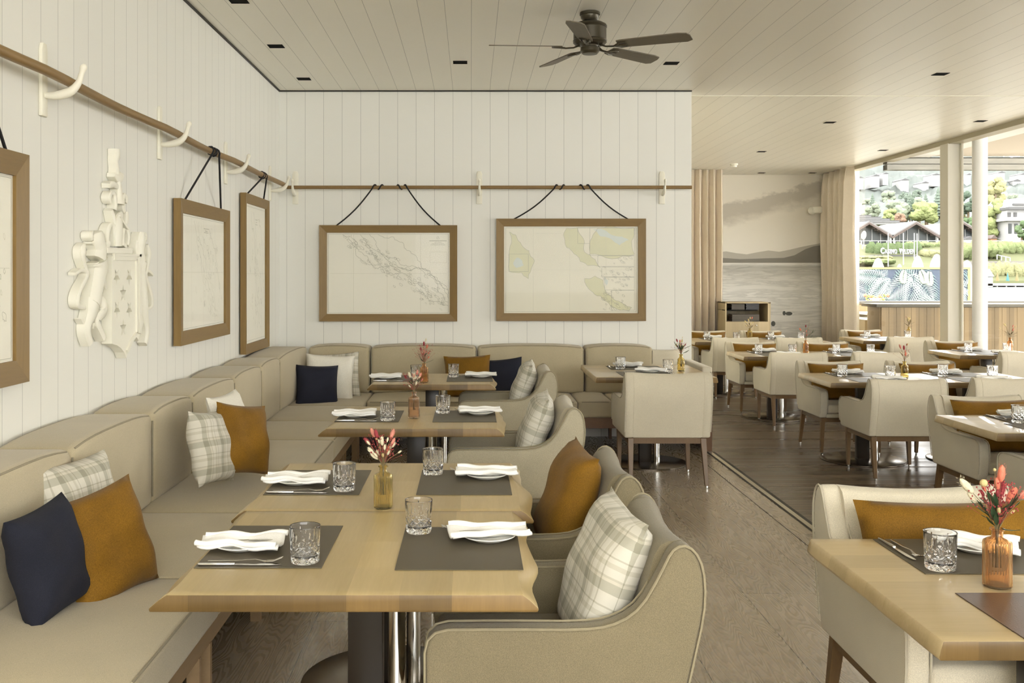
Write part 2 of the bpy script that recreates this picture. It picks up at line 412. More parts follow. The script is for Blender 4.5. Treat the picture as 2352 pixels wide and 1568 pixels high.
bl = ['beige seat cushion of back banquette behind the fourth table', 'beige seat cushion of back banquette right of the navy pillow', 'narrow beige seat cushion of back banquette left of the corner table leg', 'beige seat cushion of back banquette under the corner table']
for i in range(4):
    x0, x1 = bs[i] + .003, bs[i + 1] - .003
    cushion('seat_cushion', bl[i], 'seat cushion', x0, x1, BF, 9.43, .30, SZ, 'z', 'seat cushions of the back banquette',
            [[(x0 + .03, BF + .004, SZ - .006), (x1 - .03, BF + .004, SZ - .006)]])
yb = [1.95, 2.86, 3.77, 4.72, 5.40, 6.36, 7.17, 7.86, 9.15]
bn = ['beige back cushion of left banquette partly out of the left edge', 'beige back cushion of left banquette behind the nearest navy pillow', 'beige back cushion of left banquette just above the foremost mustard pillow',
      'narrow beige back cushion of left banquette behind the middle plaid pillow', 'beige back cushion of left banquette right of the middle mustard pillow', 'beige back cushion of left banquette beside the third table',
      'beige back cushion of left banquette before the corner one', 'corner beige back cushion of left banquette beside the far navy pillow']
for i in range(8):
    y0, y1 = yb[i] + .004, yb[i + 1] - .004
    X = -1.505; zt = .873
    cushion('back_cushion', bn[i], 'back cushion', -1.81, X, y0, y1, SZ + .003, zt, 'x', 'back cushions of the left banquette',
            [[(X - .01 + .014 * 0, lerp(y0 + .035, y1 - .035, t / 8), zt - .006 + .02 * (1 - abs(t / 4 - 1) ** 3)) for t in range(9)],
             [(-1.79, lerp(y0 + .035, y1 - .035, t / 8), zt - .004 + .02 * (1 - abs(t / 4 - 1) ** 3)) for t in range(9)],
             [(X - .006, y0 + .006, SZ + .04), (X - .006, y0 + .006, zt - .035)]])
xb = [-1.50, -.925, .055, 1.045, 1.675]
bk = ['beige back cushion of back banquette behind the white pillow', 'wide beige back cushion of back banquette left of the mustard pillow', 'wide beige back cushion of back banquette behind the fourth chair', 'beige back cushion of back banquette behind the corner table']
for i in range(4):
    x0, x1 = xb[i] + .006, xb[i + 1] - .006; Y = 9.15; zt = .865
    cushion('back_cushion', bk[i], 'back cushion', x0, x1, Y, 9.435, SZ + .003, zt, 'y', 'back cushions of the back banquette',
            [[(lerp(x0 + .03, x1 - .03, t / 8), Y + .008, zt - .006 + .02 * (1 - abs(t / 4 - 1) ** 3)) for t in range(9)],
             [(x0 + .005, Y + .008, zt - .03), (x0 + .005, Y + .008, SZ + .04)], [(x1 - .005, Y + .008, zt - .03), (x1 - .005, Y + .008, SZ + .04)]])
t = thing('banquette_bench', 'brown wooden base of the left banquette under its seat cushions', 'bench base', (-1.3, 5, 0))
def kid(b, name, mats, par, **k):
    o = b.build(name, mats, par, **k); L = par.location; o.location = (-L.x, -L.y, -L.z) if L.length else (0, 0, 0); return o
b = MB(); b.box(BX - .06, BX - .03, .8, 9.40, .21, .30); b.box(-1.80, -1.77, .8, 9.40, .21, .30); b.box(-1.78, BX - .05, .8, 9.40, .285, .299); kid(b, 'rail', m_raill, t)
for s in seams[1:]:
    for d in (-.16, -.02):
        b = MB(); b.box(BX - .07, BX - .025, s + d - .012, s + d + .012, 0, .215); b.box(-1.75, BX - .05, s + d - .010, s + d + .010, .15, .21); kid(b, 'leg', m_raill, t)
t = thing('banquette_bench', 'brown wooden base of the back banquette along the rear wall', 'bench base', (.6, 9, 0))
b = MB(); b.box(BX, 2.0, BF + .03, BF + .06, .205, .30); b.box(BX, 2.0, BF + .05, 9.43, .285, .299); kid(b, 'rail', m_rail, t)
for x in (-.86, .0, .95, 1.3):
    b = MB(); b.box(x - .012, x + .012, 9.3, 9.36, 0, .29); kid(b, 'leg', m_rail, t)
t = thing('banquette_end_panel', 'half height cream end panel on a wood post closing the back banquette', 'end panel', (2.05, 9.0, 0))
b = MB(); b.box(2.005, 2.092, 8.65, 9.45, .295, .73); kid(b, 'upholstered_panel', m_fabl, t, bevel=.012, seg=3)
b = MB(); b.box(2.03, 2.092, 8.652, 9.445, 0, .296); kid(b, 'wood_post', m_rail, t)

# ------------------------------------------------------------------ picture rods, hooks, frames
def rod(name, label, pts, r):
    b = MB(); b.tube(pts, r, 12); o = b.build(name, m_rodm, ang=60); tag(o, label, 'picture rod'); return o
m_rodm = wood('rod_wood', (.17, .10, .03), (.30, .19, .075), 1, None, 0, .45, 10)
RZ = 2.35
lp = [(-1.70 - .03 * abs(math.sin((y - 4.07) * math.pi / 1.6)) * (1 if y < 7 else .5), y, RZ) for y in [2.4 + i * (9.17 - 2.4) / 30 for i in range(31)]]
rod('picture_rod', 'long brown wooden rod hung on white hooks along the left wall', lp, .021)
rod('picture_rod', 'straight brown wooden rod hung on white hooks across the back wall', [(x, 9.31, RZ - .003) for x in (-1.72, 0, 1, 2.06)], .0165)
def catmull(pts, n=4):
    out = []
    for i in range(len(pts) - 1):
        p0, p1, p2, p3 = pts[max(0, i - 1)], pts[i], pts[i + 1], pts[min(len(pts) - 1, i + 2)]
        for k in range(n):
            t = k / n
            out.append(tuple(.5 * (2 * b_ + (c - a) * t + (2 * a - 5 * b_ + 4 * c - d) * t * t + (3 * b_ - a - 3 * c + d) * t ** 3) for a, b_, c, d in zip(p0, p1, p2, p3)))
    out.append(pts[-1]); return out
def make_hook():
    t = thing('rod_hook', '', 'hook')
    b = MB(); b.prism([(-.028, -.15), (.028, -.15), (.028, .13), (.018, .16), (-.018, .16), (-.028, .13)], lambda p, a: (p[0], a, p[1]), 0, .018); b.build('back_plate', m_white, t, bevel=.005)
    pts = catmull([(0, .012, -.06), (0, .05, -.062), (0, .09, -.056), (0, .13, -.040), (0, .158, -.008), (0, .172, .034), (0, .180, .060), (0, .183, .072)], 3)
    rr = [x[0] for x in catmull([(v_,) for v_ in (.012, .017, .021, .020, .015, .0115, .0165, .006)], 3)]
    b = MB(); b.tube(pts, rr, 8, sc=(.75, 1)); b.build('hook_arm', m_white, t, ang=60)
    return t
hookl = ['largest white rod hook near the upper left corner of the left wall', 'white rod hook above the carved crest', 'white rod hook between the two portrait frames', 'last white rod hook of left wall at the corner']
for i, y in enumerate((4.22, 5.80, 7.36, 8.98)):
    inst('hook', make_hook, (WX, y, RZ), R(-90), hookl[i], 'white hooks holding the picture rods')
for i, px in enumerate((676, 1101, 1523)):
    X = (px - VX) / F * 9.38
    inst('hook', make_hook, (X, WY, RZ), R(180), ['left white rod hook on back wall beside the corner', 'middle white rod hook on back wall between the two landscape maps', 'right white rod hook on back wall near the rod end'][i], 'white hooks holding the picture rods')

m_paper = mottled('map_paper', (.84, .82, .74), .04, 3, .7)
m_paperc = mottled('map_paper_warm', (.79, .765, .66), .06, 2.5, .7)
m_ink = mottled('map_ink', (.36, .36, .30), .2, 30, .8)
m_inkl = mottled('map_ink_light', (.60, .585, .50), .1, 30, .8)
m_green = mottled('map_land_tint', (.70, .69, .50), .06, 8, .8)
m_blue = mottled('map_sea_tint', (.66, .71, .67), .06, 8, .8)
m_fglass = panemat('picture_glass', (.995, .995, .99), .2, .008)
def fract_line(a, b, rough, rnd, depth=6):
    pts = [a, b]
    for d in range(depth):
        q = []
        for p0, p1 in zip(pts, pts[1:]):
            L = math.dist(p0, p1); nx, ny = -(p1[1] - p0[1]), p1[0] - p0[0]
            k = rnd.uniform(-1, 1) * rough
            q += [p0, ((p0[0] + p1[0]) / 2 + nx * k, (p0[1] + p1[1]) / 2 + ny * k)]
        q.append(pts[-1]); pts = q
    return pts
def ribbon(b, pts, w, y, m):
    for p0, p1 in zip(pts, pts[1:]):
        dx, dz = p1[0] - p0[0], p1[1] - p0[1]; L = math.hypot(dx, dz) or 1; nx, nz = -dz / L * w / 2, dx / L * w / 2
        b.quad((p0[0] + nx, y, p0[1] + nz), (p1[0] + nx, y, p1[1] + nz), (p1[0] - nx, y, p1[1] - nz), (p0[0] - nx, y, p0[1] - nz), m)
def rect(b, x0, x1, z0, z1, w, y, m): ribbon(b, [(x0, z0), (x1, z0), (x1, z1), (x0, z1), (x0, z0)], w, y, m)
def mapface(W, H, kind, seed):
    rnd = random.Random(seed); b = MB(); hw, hh = W / 2, H / 2
    b.box(-hw, hw, -.004, .0, -hh, hh, 0)
    y = -.0048
    def tint(poly, m, yy=-.0044): b.add([(p[0], yy, p[1]) for p in poly], [tuple(range(len(poly)))], m)
    def F_(u, v): return ((u - .5) * W, (.5 - v) * H)
    rect(b, -hw * .965, hw * .965, -hh * .955, hh * .955, .0018, y, 1); rect(b, -hw * .975, hw * .975, -hh * .97, hh * .97, .0012, y, 2)
    for u in ((.22, .49, .76) if W > H else (.5,)): ribbon(b, [F_(u, .03), F_(u, .97)], .002, y, 2)
    for v in (.5, ): ribbon(b, [F_(.03, v), F_(.97, v)], .0015, y, 2)
    def island(c, r, m, e=1.6, ang=.6, tm=None):
        n0 = 18; pts = []
        for i in range(n0):
            a = i / n0 * 2 * math.pi; q = r * (1 + rnd.uniform(-.35, .35)); x, z = q * e * math.cos(a), q * math.sin(a)
            pts.append((c[0] + x * math.cos(ang) + z * math.sin(ang), c[1] - x * math.sin(ang) + z * math.cos(ang)))
        if tm is not None: tint(pts, tm)
        ribbon(b, pts + [pts[0]], .0016, y, m)
    if kind == 'diag':
        for k in range(5):
            o = k * .045
            pts = fract_line(F_(.13 + o * 1.6, .03), F_(.62 + o * .8, .50 - o * .5), .22, rnd); ribbon(b, pts, .0022, y - .0002 * k, 1)
            pts = fract_line(F_(.62 + o * .8, .50 - o * .5), F_(.985, .90 - o * 1.1), .25, rnd); ribbon(b, pts, .0022, y - .0002 * k, 1)
        for k in range(150):
            t = rnd.random(); u = lerp(.15, .95, t) + rnd.gauss(0, .05); v = lerp(.06, .86, t ** 1.05) + rnd.gauss(0, .06)
            if .03 < u < .96 and .04 < v < .95: island(F_(u, v), rnd.uniform(.004, .012), rnd.choice((1, 1, 2)), rnd.uniform(1.5, 3), .62)
        rect(b, *[F_(.835, 0)[0], F_(.97, 0)[0]], F_(0, .37)[1], F_(0, .24)[1], .0015, y, 2)
        for v, L in ((.105, .07), (.125, .03), (.14, .05), (.155, .06)): ribbon(b, [F_(.90 - L, v), F_(.90 + L, v)], .004 if v == .105 else .002, y, 1)
        island(F_(.90, .07), .011, 1, 1)
    elif kind == 'world':
        land = [[(.045, .07), (.09, .10), (.13, .20), (.19, .28), (.23, .40), (.205, .50), (.185, .60), (.13, .53), (.045, .52)],
                [(.47, .02), (.55, .02), (.60, .30), (.68, .38), (.72, .48), (.62, .45), (.54, .33), (.47, .25)],
                [(.60, .60), (.68, .57), (.74, .62), (.76, .75), (.82, .84), (.95, .93), (.93, .97), (.85, .95), (.72, .80), (.65, .74)],
                [(.71, .02), (.97, .02), (.97, .32), (.64, .32), (.66, .12)]]
        for pl in land:
            pts = []
            for p0, p1 in zip(pl, pl[1:] + pl[:1]): pts += fract_line(F_(*p0), F_(*p1), .14, rnd, 3)[:-1]
            tint(pts, 3); ribbon(b, pts + [pts[0]], .0022, y, 1)
        for q in ([(.07, .42), (.10, .36), (.14, .40), (.15, .45), (.10, .48)], [(.66, .04), (.72, .03), (.80, .10), (.88, .12), (.93, .16), (.86, .22), (.82, .18), (.72, .12)], [(.745, .58), (.775, .62), (.765, .68)]):
            pts = []
            for p0, p1 in zip(q, q[1:] + q[:1]): pts += fract_line(F_(*p0), F_(*p1), .14, rnd, 2)[:-1]
            tint(pts, 4, -.00455)
        for (u0, u1, v0, v1) in ((.04, .185, .32, .52), (.55, .64, .02, .20), (.64, .97, .02, .335), (.70, .97, .34, .46), (.73, .97, .47, .58), (.75, .97, .585, .73), (.80, .97, .735, .96)):
            rect(b, F_(u0, 0)[0], F_(u1, 0)[0], F_(0, v1)[1], F_(0, v0)[1], .0022, y - .0004, 1)
        for k in range(70):
            island(F_(rnd.uniform(.72, .95), rnd.uniform(.36, .95)), rnd.uniform(.003, .01), 1, 2, .6)
        for k in range(24): ribbon(b, [F_(.24 + k * .008, .085), F_(.243 + k * .008, .085)], .003, y, 1)
    else:
        for k in range(4):
            o = k * .05
            p1 = fract_line(F_(.28 + o, .05), F_(.45 + o, .5), .2, rnd); p2 = fract_line(F_(.45 + o, .5), F_(.78 + o * .5, .92), .22, rnd)
            ribbon(b, p1, .002, y, 2 if k % 2 else 1); ribbon(b, p2, .002, y, 2)
        ribbon(b, fract_line(F_(.62, .1), F_(.9, .7), .2, rnd), .002, y, 1)
        for k in range(60): island(F_(min(.93, max(.1, rnd.gauss(.6, .17))), rnd.uniform(.1, .9)), rnd.uniform(.004, .014), rnd.choice((1, 2)), 1.6, 1.1)
        for v, L in ((.105, .06), (.125, .03), (.14, .05)): ribbon(b, [F_(.55 - L, v), F_(.55 + L, v)], .003, y, 1)
    return b
def picture(label, W, H, D, mw, kind, seed, loc, rz, cords, paper):
    """origin on the wall, centre of the picture, facing local -Y"""
    t = thing('framed_map', label, 'framed map', loc, rz)
    hw, hh = W / 2, H / 2
    def member(p, name, mat):
        # front face slopes inwards a little; p = 4 outer/inner corners in x,z
        (a, b_, c, d) = p
        vs = [(a[0], -D, a[1]), (b_[0], -D, b_[1]), (c[0], -D + .012, c[1]), (d[0], -D + .012, d[1]),
              (a[0], -.012, a[1]), (b_[0], -.012, b_[1]), (c[0], -.012, c[1]), (d[0], -.012, d[1])]
        q = MB(); q.add(vs, [(0, 1, 2, 3), (4, 7, 6, 5), (0, 4, 5, 1), (1, 5, 6, 2), (2, 6, 7, 3), (3, 7, 4, 0)]); return q.build(name, mat, t, smooth=False)
    o_ = [(-hw, -hh), (hw, -hh), (hw, hh), (-hw, hh)]; i_ = [(-hw + mw, -hh + mw), (hw - mw, -hh + mw), (hw - mw, hh - mw), (-hw + mw, hh - mw)]
    for k in range(4): member([o_[k], o_[(k + 1) % 4], i_[(k + 1) % 4], i_[k]], 'frame_rail', m_framez if k % 2 else m_frame)
    b = mapface(W - 2 * mw + .01, H - 2 * mw + .01, kind, seed); o = b.build('map_print', [paper, m_ink, m_inkl, m_green, m_blue], t, smooth=False, recalc=False, weld=False); o.location = (0, -D + .030, 0)
    b = MB(); b.box(-hw + mw - .004, hw - mw + .004, -D + .0185, -D + .020, -hh + mw - .004, hh - mw + .004); b.build('glass_pane', m_fglass, t, smooth=False)
    for c in cords:
        b = MB(); b.tube(c, .0068, 6); b.build('hanging_cord', m_cord, t, ang=60)
    return t
def cords(xa, xr0, xr1, ztop, zr, yr, rr, n=1.5, sag=.02):
    """two cords from the frame top (x = -xa, xa) up to the rod, wrapped round it at xr0, xr1"""
    out = []
    for sx, xr in ((-1, xr0), (1, xr1)):
        a = Vector((xa * sx, -.03, ztop - .01)); e = Vector((xr, yr - rr, zr - rr))
        pts = []
        for i in range(9):
            tt = i / 8; p = a.lerp(e, tt); p.z -= sag * math.sin(math.pi * tt); p.x -= sx * sag * .6 * math.sin(math.pi * tt); pts.append(p)
        for i in range(1, 15):
            an = -math.pi * .75 - i / 14 * n * 2 * math.pi
            pts.append(Vector((xr - sx * i / 14 * .10, yr + (rr + .005) * math.cos(an), zr + (rr + .005) * math.sin(an))))
        out.append(pts)
    return out
ZF, HF = 1.548, .90
# back wall: facing local -Y = world -Y
picture('landscape map in brown frame on back wall, left one with diagonal coastline', 1.302, .907, .05, .07, 'diag', 3, (-.782, WY, 1.5445), 0,
        cords(.50, -.19 + .05, .19 - .0, .4535, RZ - 1.5445, -.14, .0165), m_paper)
picture('landscape map in brown frame on back wall, right one with yellow land and insets', 1.412, .965, .05, .073, 'world', 8, (.944, WY, 1.5775), 0,
        cords(.55, -.17, .17, .4825, RZ - 1.5775, -.14, .0165), m_paperc)
# left wall: rz = +90 -> local -Y = world +X ; local x = world y
picture('largest framed map on left wall, cut by the left edge of the photo', 1.25, .90, .062, .09, 'other', 5, (WX, 3.345, 1.556), R(90),
        cords(.50, -.25, .0, .45, RZ - 1.556, -.115, .021, sag=.0), m_paper)
picture('middle framed map on left wall right of the carved crest', 1.235, .90, .058, .085, 'other', 11, (WX, 6.675, 1.547), R(90),
        cords(.46, -.12, .05, .45, RZ - 1.547, -.10, .021, sag=.0), m_paper)
picture('tall portrait framed map on left wall nearest the corner', .91, 1.27, .058, .075, 'other', 15, (WX, 8.265, 1.54), R(90),
        cords(.33, -.12, .02, .635, RZ - 1.54, -.10, .021, sag=.0), m_paper)

# ------------------------------------------------------------------ carved crest
m_crest = mottled('crest_paint', (.82, .80, .70), .02, 5, .5)
CXP = -1.765
def CR(zx, zy):
    px = 130 + zx / 3.015; py = 320 + zy / 3.015
    Y = -CXP * F / (VX - px); return (Y, CAMZ - (py - VY) / F * Y)
crest = thing('carved_crest', 'white carved coat of arms with star shield and two lions on left wall', 'wall crest', (WX, 5.1, 1.1))
def ck(b, name, **k):
    o = b.build(name, m_crest, crest, **k); o.location = (-WX + .002, -5.1, -1.1); return o
xf = lambda p, a: (a, p[0], p[1])
def ribpoly(pts, ws):
    P2 = [CR(*p) for p in pts]; L = []; Rr = []
    for i, p in enumerate(P2):
        a = P2[max(0, i - 1)]; c = P2[min(len(P2) - 1, i + 1)]
        dx, dz = c[0] - a[0], c[1] - a[1]; q = math.hypot(dx, dz) or 1; nx, nz = -dz / q, dx / q; ww = ws[i] if isinstance(ws, (list, tuple)) else ws
        L.append((p[0] + nx * ww, p[1] + nz * ww)); Rr.append((p[0] - nx * ww, p[1] - nz * ww))
    return L + Rr[::-1]
def limb(b, pts, ws, d=.055):
    n = 4; P_ = catmull(pts, n); W_ = catmull([(w_,) for w_ in (ws if isinstance(ws, (list, tuple)) else [ws] * len(pts))], n); W_ = [max(.002, x[0]) for x in W_]
    P3 = [CR(*p) for p in P_]
    for i in range(len(P3)):
        a, c = P3[max(0, i - 1)], P3[min(len(P3) - 1, i + 1)]; q = math.hypot(c[0] - a[0], c[1] - a[1]) or 1
        W_[i] *= lerp(.42, .92, abs(c[1] - a[1]) / q)
    # solid ribbon down to the wall, then a rounded relief on top
    poly = ribpoly(P_, W_)
    m = len(P_)
    vs = [(x, p[0], p[1]) for x in (WX, WX + d * .72) for p in poly]
    fs = []
    for i in range(m - 1):
        a, c, e, f = i, i + 1, 2 * m - 2 - i, 2 * m - 1 - i
        fs.append((a, c, e, f)); fs.append((a + 2 * m, f + 2 * m, e + 2 * m, c + 2 * m))
    for i in range(2 * m): j = (i + 1) % (2 * m); fs.append((i, j, j + 2 * m, i + 2 * m))
    b.add(vs, fs)
    n0 = len(b.v); b.tube([(WX + d * .72, p[0], p[1]) for p in P3], [w_ * .97 for w_ in W_], 10)
    x0 = WX + d * .72; b.v[n0:] = [(x0 + (v[0] - x0) * .38, v[1], v[2]) for v in b.v[n0:]]
star = lambda c, r, up: [((c[0] + (r if i % 2 == 0 else r * .42) * math.sin(math.pi * i / 5 + (0 if up else math.pi))), c[1] + (r if i % 2 == 0 else r * .42) * math.cos(math.pi * i / 5 + (0 if up else math.pi))) for i in range(10)]
shp = [CR(*p) for p in [(385, 790), (572, 795), (572, 1345), (553, 1365), (520, 1405), (497, 1455), (485, 1515), (470, 1475), (448, 1445), (420, 1425), (385, 1415)]]
holes = [star(CR(*c), .047, u) for c, u in (((418, 950), 0), ((505, 950), 0), ((462, 1065), 1), ((420, 1175), 0), ((505, 1175), 0), ((463, 1305), 1))]
b = MB(); b.prism(shp, xf, WX, WX + .018); b.prism(shp, xf, WX + .018, WX + .052, holes=holes); ck(b, 'shield', smooth=False)
b = MB()
for seg_ in ([(392, 822), (548, 826)], [(548, 826), (552, 1340)], [(552, 1340), (515, 1392), (482, 1470)]):
    pl = ribpoly(seg_, .010); b.prism(pl, xf, WX + .05, WX + .062)
b.prism([CR(*p) for p in [(385, 790), (572, 795), (572, 812), (385, 808)]], xf, WX + .05, WX + .066)
b.prism([CR(*p) for p in [(560, 795), (574, 795), (574, 1347), (560, 1340)]], xf, WX + .05, WX + .066); ck(b, 'shield_rim', smooth=False)
b = MB(); b.prism([CR(*p) for p in [(345, 748), (524, 752), (520, 792), (345, 790)]], xf, WX, WX + .06); ck(b, 'crown_band', smooth=False, bevel=.004)
def lion(mx):
    b = MB()
    f = (lambda p: p) if not mx else (lambda p: (p[0] * -.62 + 790, p[1] + 8))
    w_ = 1 if not mx else .85
    L = lambda pts, ws, d=.055: limb(b, [f(p) for p in pts], [x * w_ for x in ws], d)
    L([(300, 640), (305, 690), (320, 760), (312, 840)], [.045, .07, .062, .075], .06)       # head and mane
    L([(262, 715), (285, 715), (305, 700)], [.012, .035, .04], .055)
    L([(312, 840), (315, 900), (300, 990), (285, 1080), (275, 1140)], [.09, .08, .072, .07, .07], .06)   # trunk
    L([(330, 900), (350, 960), (368, 1030)], [.045, .03, .012], .05)                        # front paw
    L([(275, 1120), (262, 1200), (240, 1270), (235, 1330), (255, 1410)], [.07, .06, .04, .036, .03], .055)
    L([(290, 1120), (330, 1130), (338, 1190), (300, 1250), (320, 1310), (350, 1375)], [.06, .055, .05, .035, .03, .028], .055)
    L([(225, 1165), (180, 1150), (172, 1100), (195, 1030), (232, 960), (235, 915), (200, 905), (160, 932)], [.02, .022, .022, .022, .02, .02, .02, .012], .05)
    L([(238, 930), (225, 880), (208, 810), (210, 770), (222, 720)], [.018, .018, .028, .036, .008], .05)
    for k in range(5): L([(285 + k * 14, 850 + (k % 2) * 12), (290 + k * 14, 915 + (k % 2) * 14)], [.022, .004], .068)
    L([(262, 690), (256, 660), (268, 640)], [.02, .024, .01], .06); L([(345, 700), (352, 740), (350, 790)], [.02, .024, .01], .055)
    L([(225, 1270), (200, 1240)], [.02, .004], .045); L([(285, 1270), (285, 1310)], [.02, .004], .045)
    return b
ck(lion(0), 'lion', ang=60); ck(lion(1), 'lion', ang=60)
b = MB()
limb(b, [(440, 66), (440, 110), (434, 150), (440, 200), (440, 245)], [.028, .03, .018, .02, .03])
limb(b, [(420, 245), (450, 265), (480, 250)], [.02, .06, .02]); limb(b, [(385, 320), (408, 310), (430, 320), (470, 345)], [.02, .035, .03, .02])
limb(b, [(450, 290), (455, 380), (455, 450)], [.02, .035, .05])
limb(b, [(396, 440), (388, 405), (402, 372), (422, 385), (428, 440), (424, 490)], [.008, .018, .02, .02, .02, .016])
limb(b, [(500, 440), (503, 410), (490, 385), (478, 420), (480, 470), (490, 500)], [.008, .018, .02, .02, .02, .016])
limb(b, [(400, 485), (412, 530), (425, 590)], [.014, .022, .02]); limb(b, [(505, 500), (505, 550), (495, 600)], [.014, .022, .016])
limb(b, [(470, 520), (450, 560), (440, 640), (440, 740)], [.03, .05, .06, .05])
for k in range(4): limb(b, [(440 + k * 8, 530 + k * 14), (470 + k * 6, 580 + k * 10), (496 + k * 2, 612 + k * 3)], [.006, .010, .006], .075)
limb(b, [(375, 735), (372, 660), (385, 610), (405, 590), (418, 620), (425, 700)], [.012, .022, .024, .022, .02, .02])
limb(b, [(512, 735), (520, 670), (508, 625), (490, 620), (480, 660), (478, 735)], [.012, .02, .02, .018, .018, .02])
limb(b, [(360, 735), (385, 722)], [.03, .03]); limb(b, [(500, 738), (485, 725)], [.02, .02])
ck(b, 'crest_plume', ang=60)

# ------------------------------------------------------------------ ceiling fan, downlights, detector
FX, FYY = .79, 6.63
fan = thing('ceiling_fan', 'dark bronze ceiling fan with five taupe blades', 'ceiling fan', (FX, FYY, CE))
b = MB(); b.lathe([(.062, 0), (.067, -.004), (.068, -.02), (.062, -.024), (.060, -.04), (.045, -.058), (.03, -.062), (.03, -.075)], 32); b.build('ceiling_canopy', m_fan, fan)
b = MB(); b.lathe([(.03, -.07), (.085, -.072), (.108, -.085), (.113, -.095), (.110, -.098), (.113, -.104), (.109, -.108), (.109, -.185), (.113, -.190), (.110, -.195), (.112, -.203), (.10, -.215), (.055, -.222), (.05, -.235)], 40); b.build('motor_housing', m_fan, fan)
b = MB(); b.lathe([(.05, -.23), (.062, -.236), (.064, -.262), (.05, -.278), (.0, -.281)], 32); b.build('hub_cap', m_fan, fan)
for i, a in enumerate((183, 255, 335, 40, 112)):
    q = bpy.data.objects.new('fan_blade', None)
    b = MB(); z0 = -.232
    pr = [(.19, -.045), (.22, -.052), (.60, -.064), (.655, -.052), (.672, -.02), (.675, .045), (.64, .064), (.22, .052), (.19, .045)]
    pitch = R(-13)
    def bf(p, t): return (p[0], p[1] * math.cos(pitch), z0 + p[1] * math.sin(pitch) + t)
    b.prism(pr, bf, 0, .007); o = b.build('fan_blade', m_blade, fan, smooth=False, bevel=.001, seg=1); o.rotation_euler = (0, 0, R(a))
    b = MB(); b.tube([(.07, .0, -.222), (.11, .0, -.238), (.16, 0, z0 - .010), (.20, 0, z0 - .006), (.25, 0, z0 - .006)], [.012, .009, .009, .011, .008], 8, sc=(1.6, .6))
    for s_ in (-1, 1): b.tube([(.17, 0, z0 - .008), (.21, s_ * .03, z0 - .006 + s_ * .03 * math.sin(pitch)), (.25, s_ * .03, z0 - .004 + s_ * .03 * math.sin(pitch))], .007, 6)
    p = b.build('blade_arm', m_fan, o, ang=60)
bpy.context.view_layer.update()
lights = [(548, 2, 'nearest small black downlight at the top edge of ceiling'), (634, 106, 'black downlight near the left wall, second from the corner'), (698, 181, 'black downlight closest to the room corner above the left wall'),
          (1057, 143, 'black downlight left of the fan above the back wall'), (1542, 145, 'black downlight just right of the fan blades'), (2160, 170, 'largest black downlight above the right side'),
          (1906, 281, 'black downlight above the white curtain gap in the rear ceiling'), (2252, 278, 'black downlight beside the window edge at right'), (1749, 348, 'black downlight above the lake mural'),
          (2028, 345, 'black downlight near the far window head'), (1749, 397, 'black downlight hugging the mural top, left one'), (1866, 397, 'black downlight hugging the mural top, right one')]
def make_dl():
    t = thing('downlight', '', 'downlight')
    b = MB(); b.prism([(-.058, -.055), (.058, -.055), (.058, .055), (-.058, .055)], lambda p, a: (p[0], p[1], a), -.003, .001, holes=[[(-.048, -.045), (.048, -.045), (.048, .045), (-.048, .045)]]); b.build('trim_ring', m_black, t, smooth=False)
    b = MB(); b.box(-.048, .048, -.045, .045, -.001, .001); b.build('lamp_recess', m_black, t, smooth=False)
    return t
for px, py, lab in lights:
    Y = (CE - CAMZ) * F / (VY - py); Y = min(Y, 17.2)
    inst('dl', make_dl, ((px - VX) / F * Y, Y, CE), 0, lab, 'black square ceiling downlights')
Y = (CE - CAMZ) * F / (VY - 380) * .985
t = thing('smoke_detector', 'white round smoke detector on rear ceiling above the left curtain', 'smoke detector', ((1686 - VX) / F * Y, Y, CE))
b = MB(); b.lathe([(.06, 0), (.06, -.02), (.045, -.03), (.04, -.05), (.0, -.055)], 24); b.build('detector_body', m_white, t)

# ------------------------------------------------------------------ far wall: mural, curtains, speaker, sideboard
n = N('lake_mural'); xyz = n.sep(n.coord('World')); wp = n.coord('World')
nz = n.noise(n.scaled(wp, (1.1, 1, 2.4)), 1.6, 6, .65); nz2 = n.noise(n.scaled(wp, (1.2, 1, 14)), 1.3, 4, .6, .6)
zz = n.math('DIVIDE', n.math('SUBTRACT', xyz[2], .3), 3.0)
base = n.ramp(zz, [(0, (.66, .64, .58)), (.1, (.80, .78, .72)), (.30, (.88, .87, .82)), (.40, (.74, .72, .66)), (.455, (.52, .51, .46)), (.478, (.92, .90, .85)), (.485, (.86, .83, .75)), (.62, (.84, .80, .70)), (.75, (.78, .73, .62)), (1, (.76, .71, .60))])
cl = n.math('SUBTRACT', xyz[2], n.math('MULTIPLY_ADD', n.math('SUBTRACT', xyz[0], 4.4), .24, 2.64))
cl = n.math('ADD', cl, n.math('MULTIPLY_ADD', nz, .5, -.25))
band = n.ramp(n.math('ADD', cl, .5), [(.22, (0, 0, 0)), (.40, (1, 1, 1)), (.56, (1, 1, 1)), (.62, (0, 0, 0))])
base = n.mix(n.math('MULTIPLY', band, .8), base, (.47, .43, .355))
wat = n.math('LESS_THAN', xyz[2], 1.735)
streak = n.ramp(nz2, [(.42, (1, 1, 1)), (.56, (.78, .78, .77)), (.62, (1, 1, 1))])
base = n.mix(wat, base, n.mix(1.0, base, streak, 'MULTIPLY'))
m_mural = n.set(base, .6)
m_mt1 = mottled('mural_far_hills', (.50, .475, .41), .05, 2, .6); m_mt2 = mottled('mural_near_hill', (.24, .225, .19), .1, 2, .6); m_duck = mottled('mural_duck', (.10, .10, .085), .1, 2, .6)
b = MB(); ym = FY - .012
b.box(2.3, 6.14, ym, FY, 0, CE - .002, 0)
rnd = random.Random(2)
def mur(pts, m, dy): 
    q = [P(px, py, ym - dy) for px, py in pts]; b.add([(p.x, ym - dy, p.z) for p in q], [tuple(range(len(q)))], m)
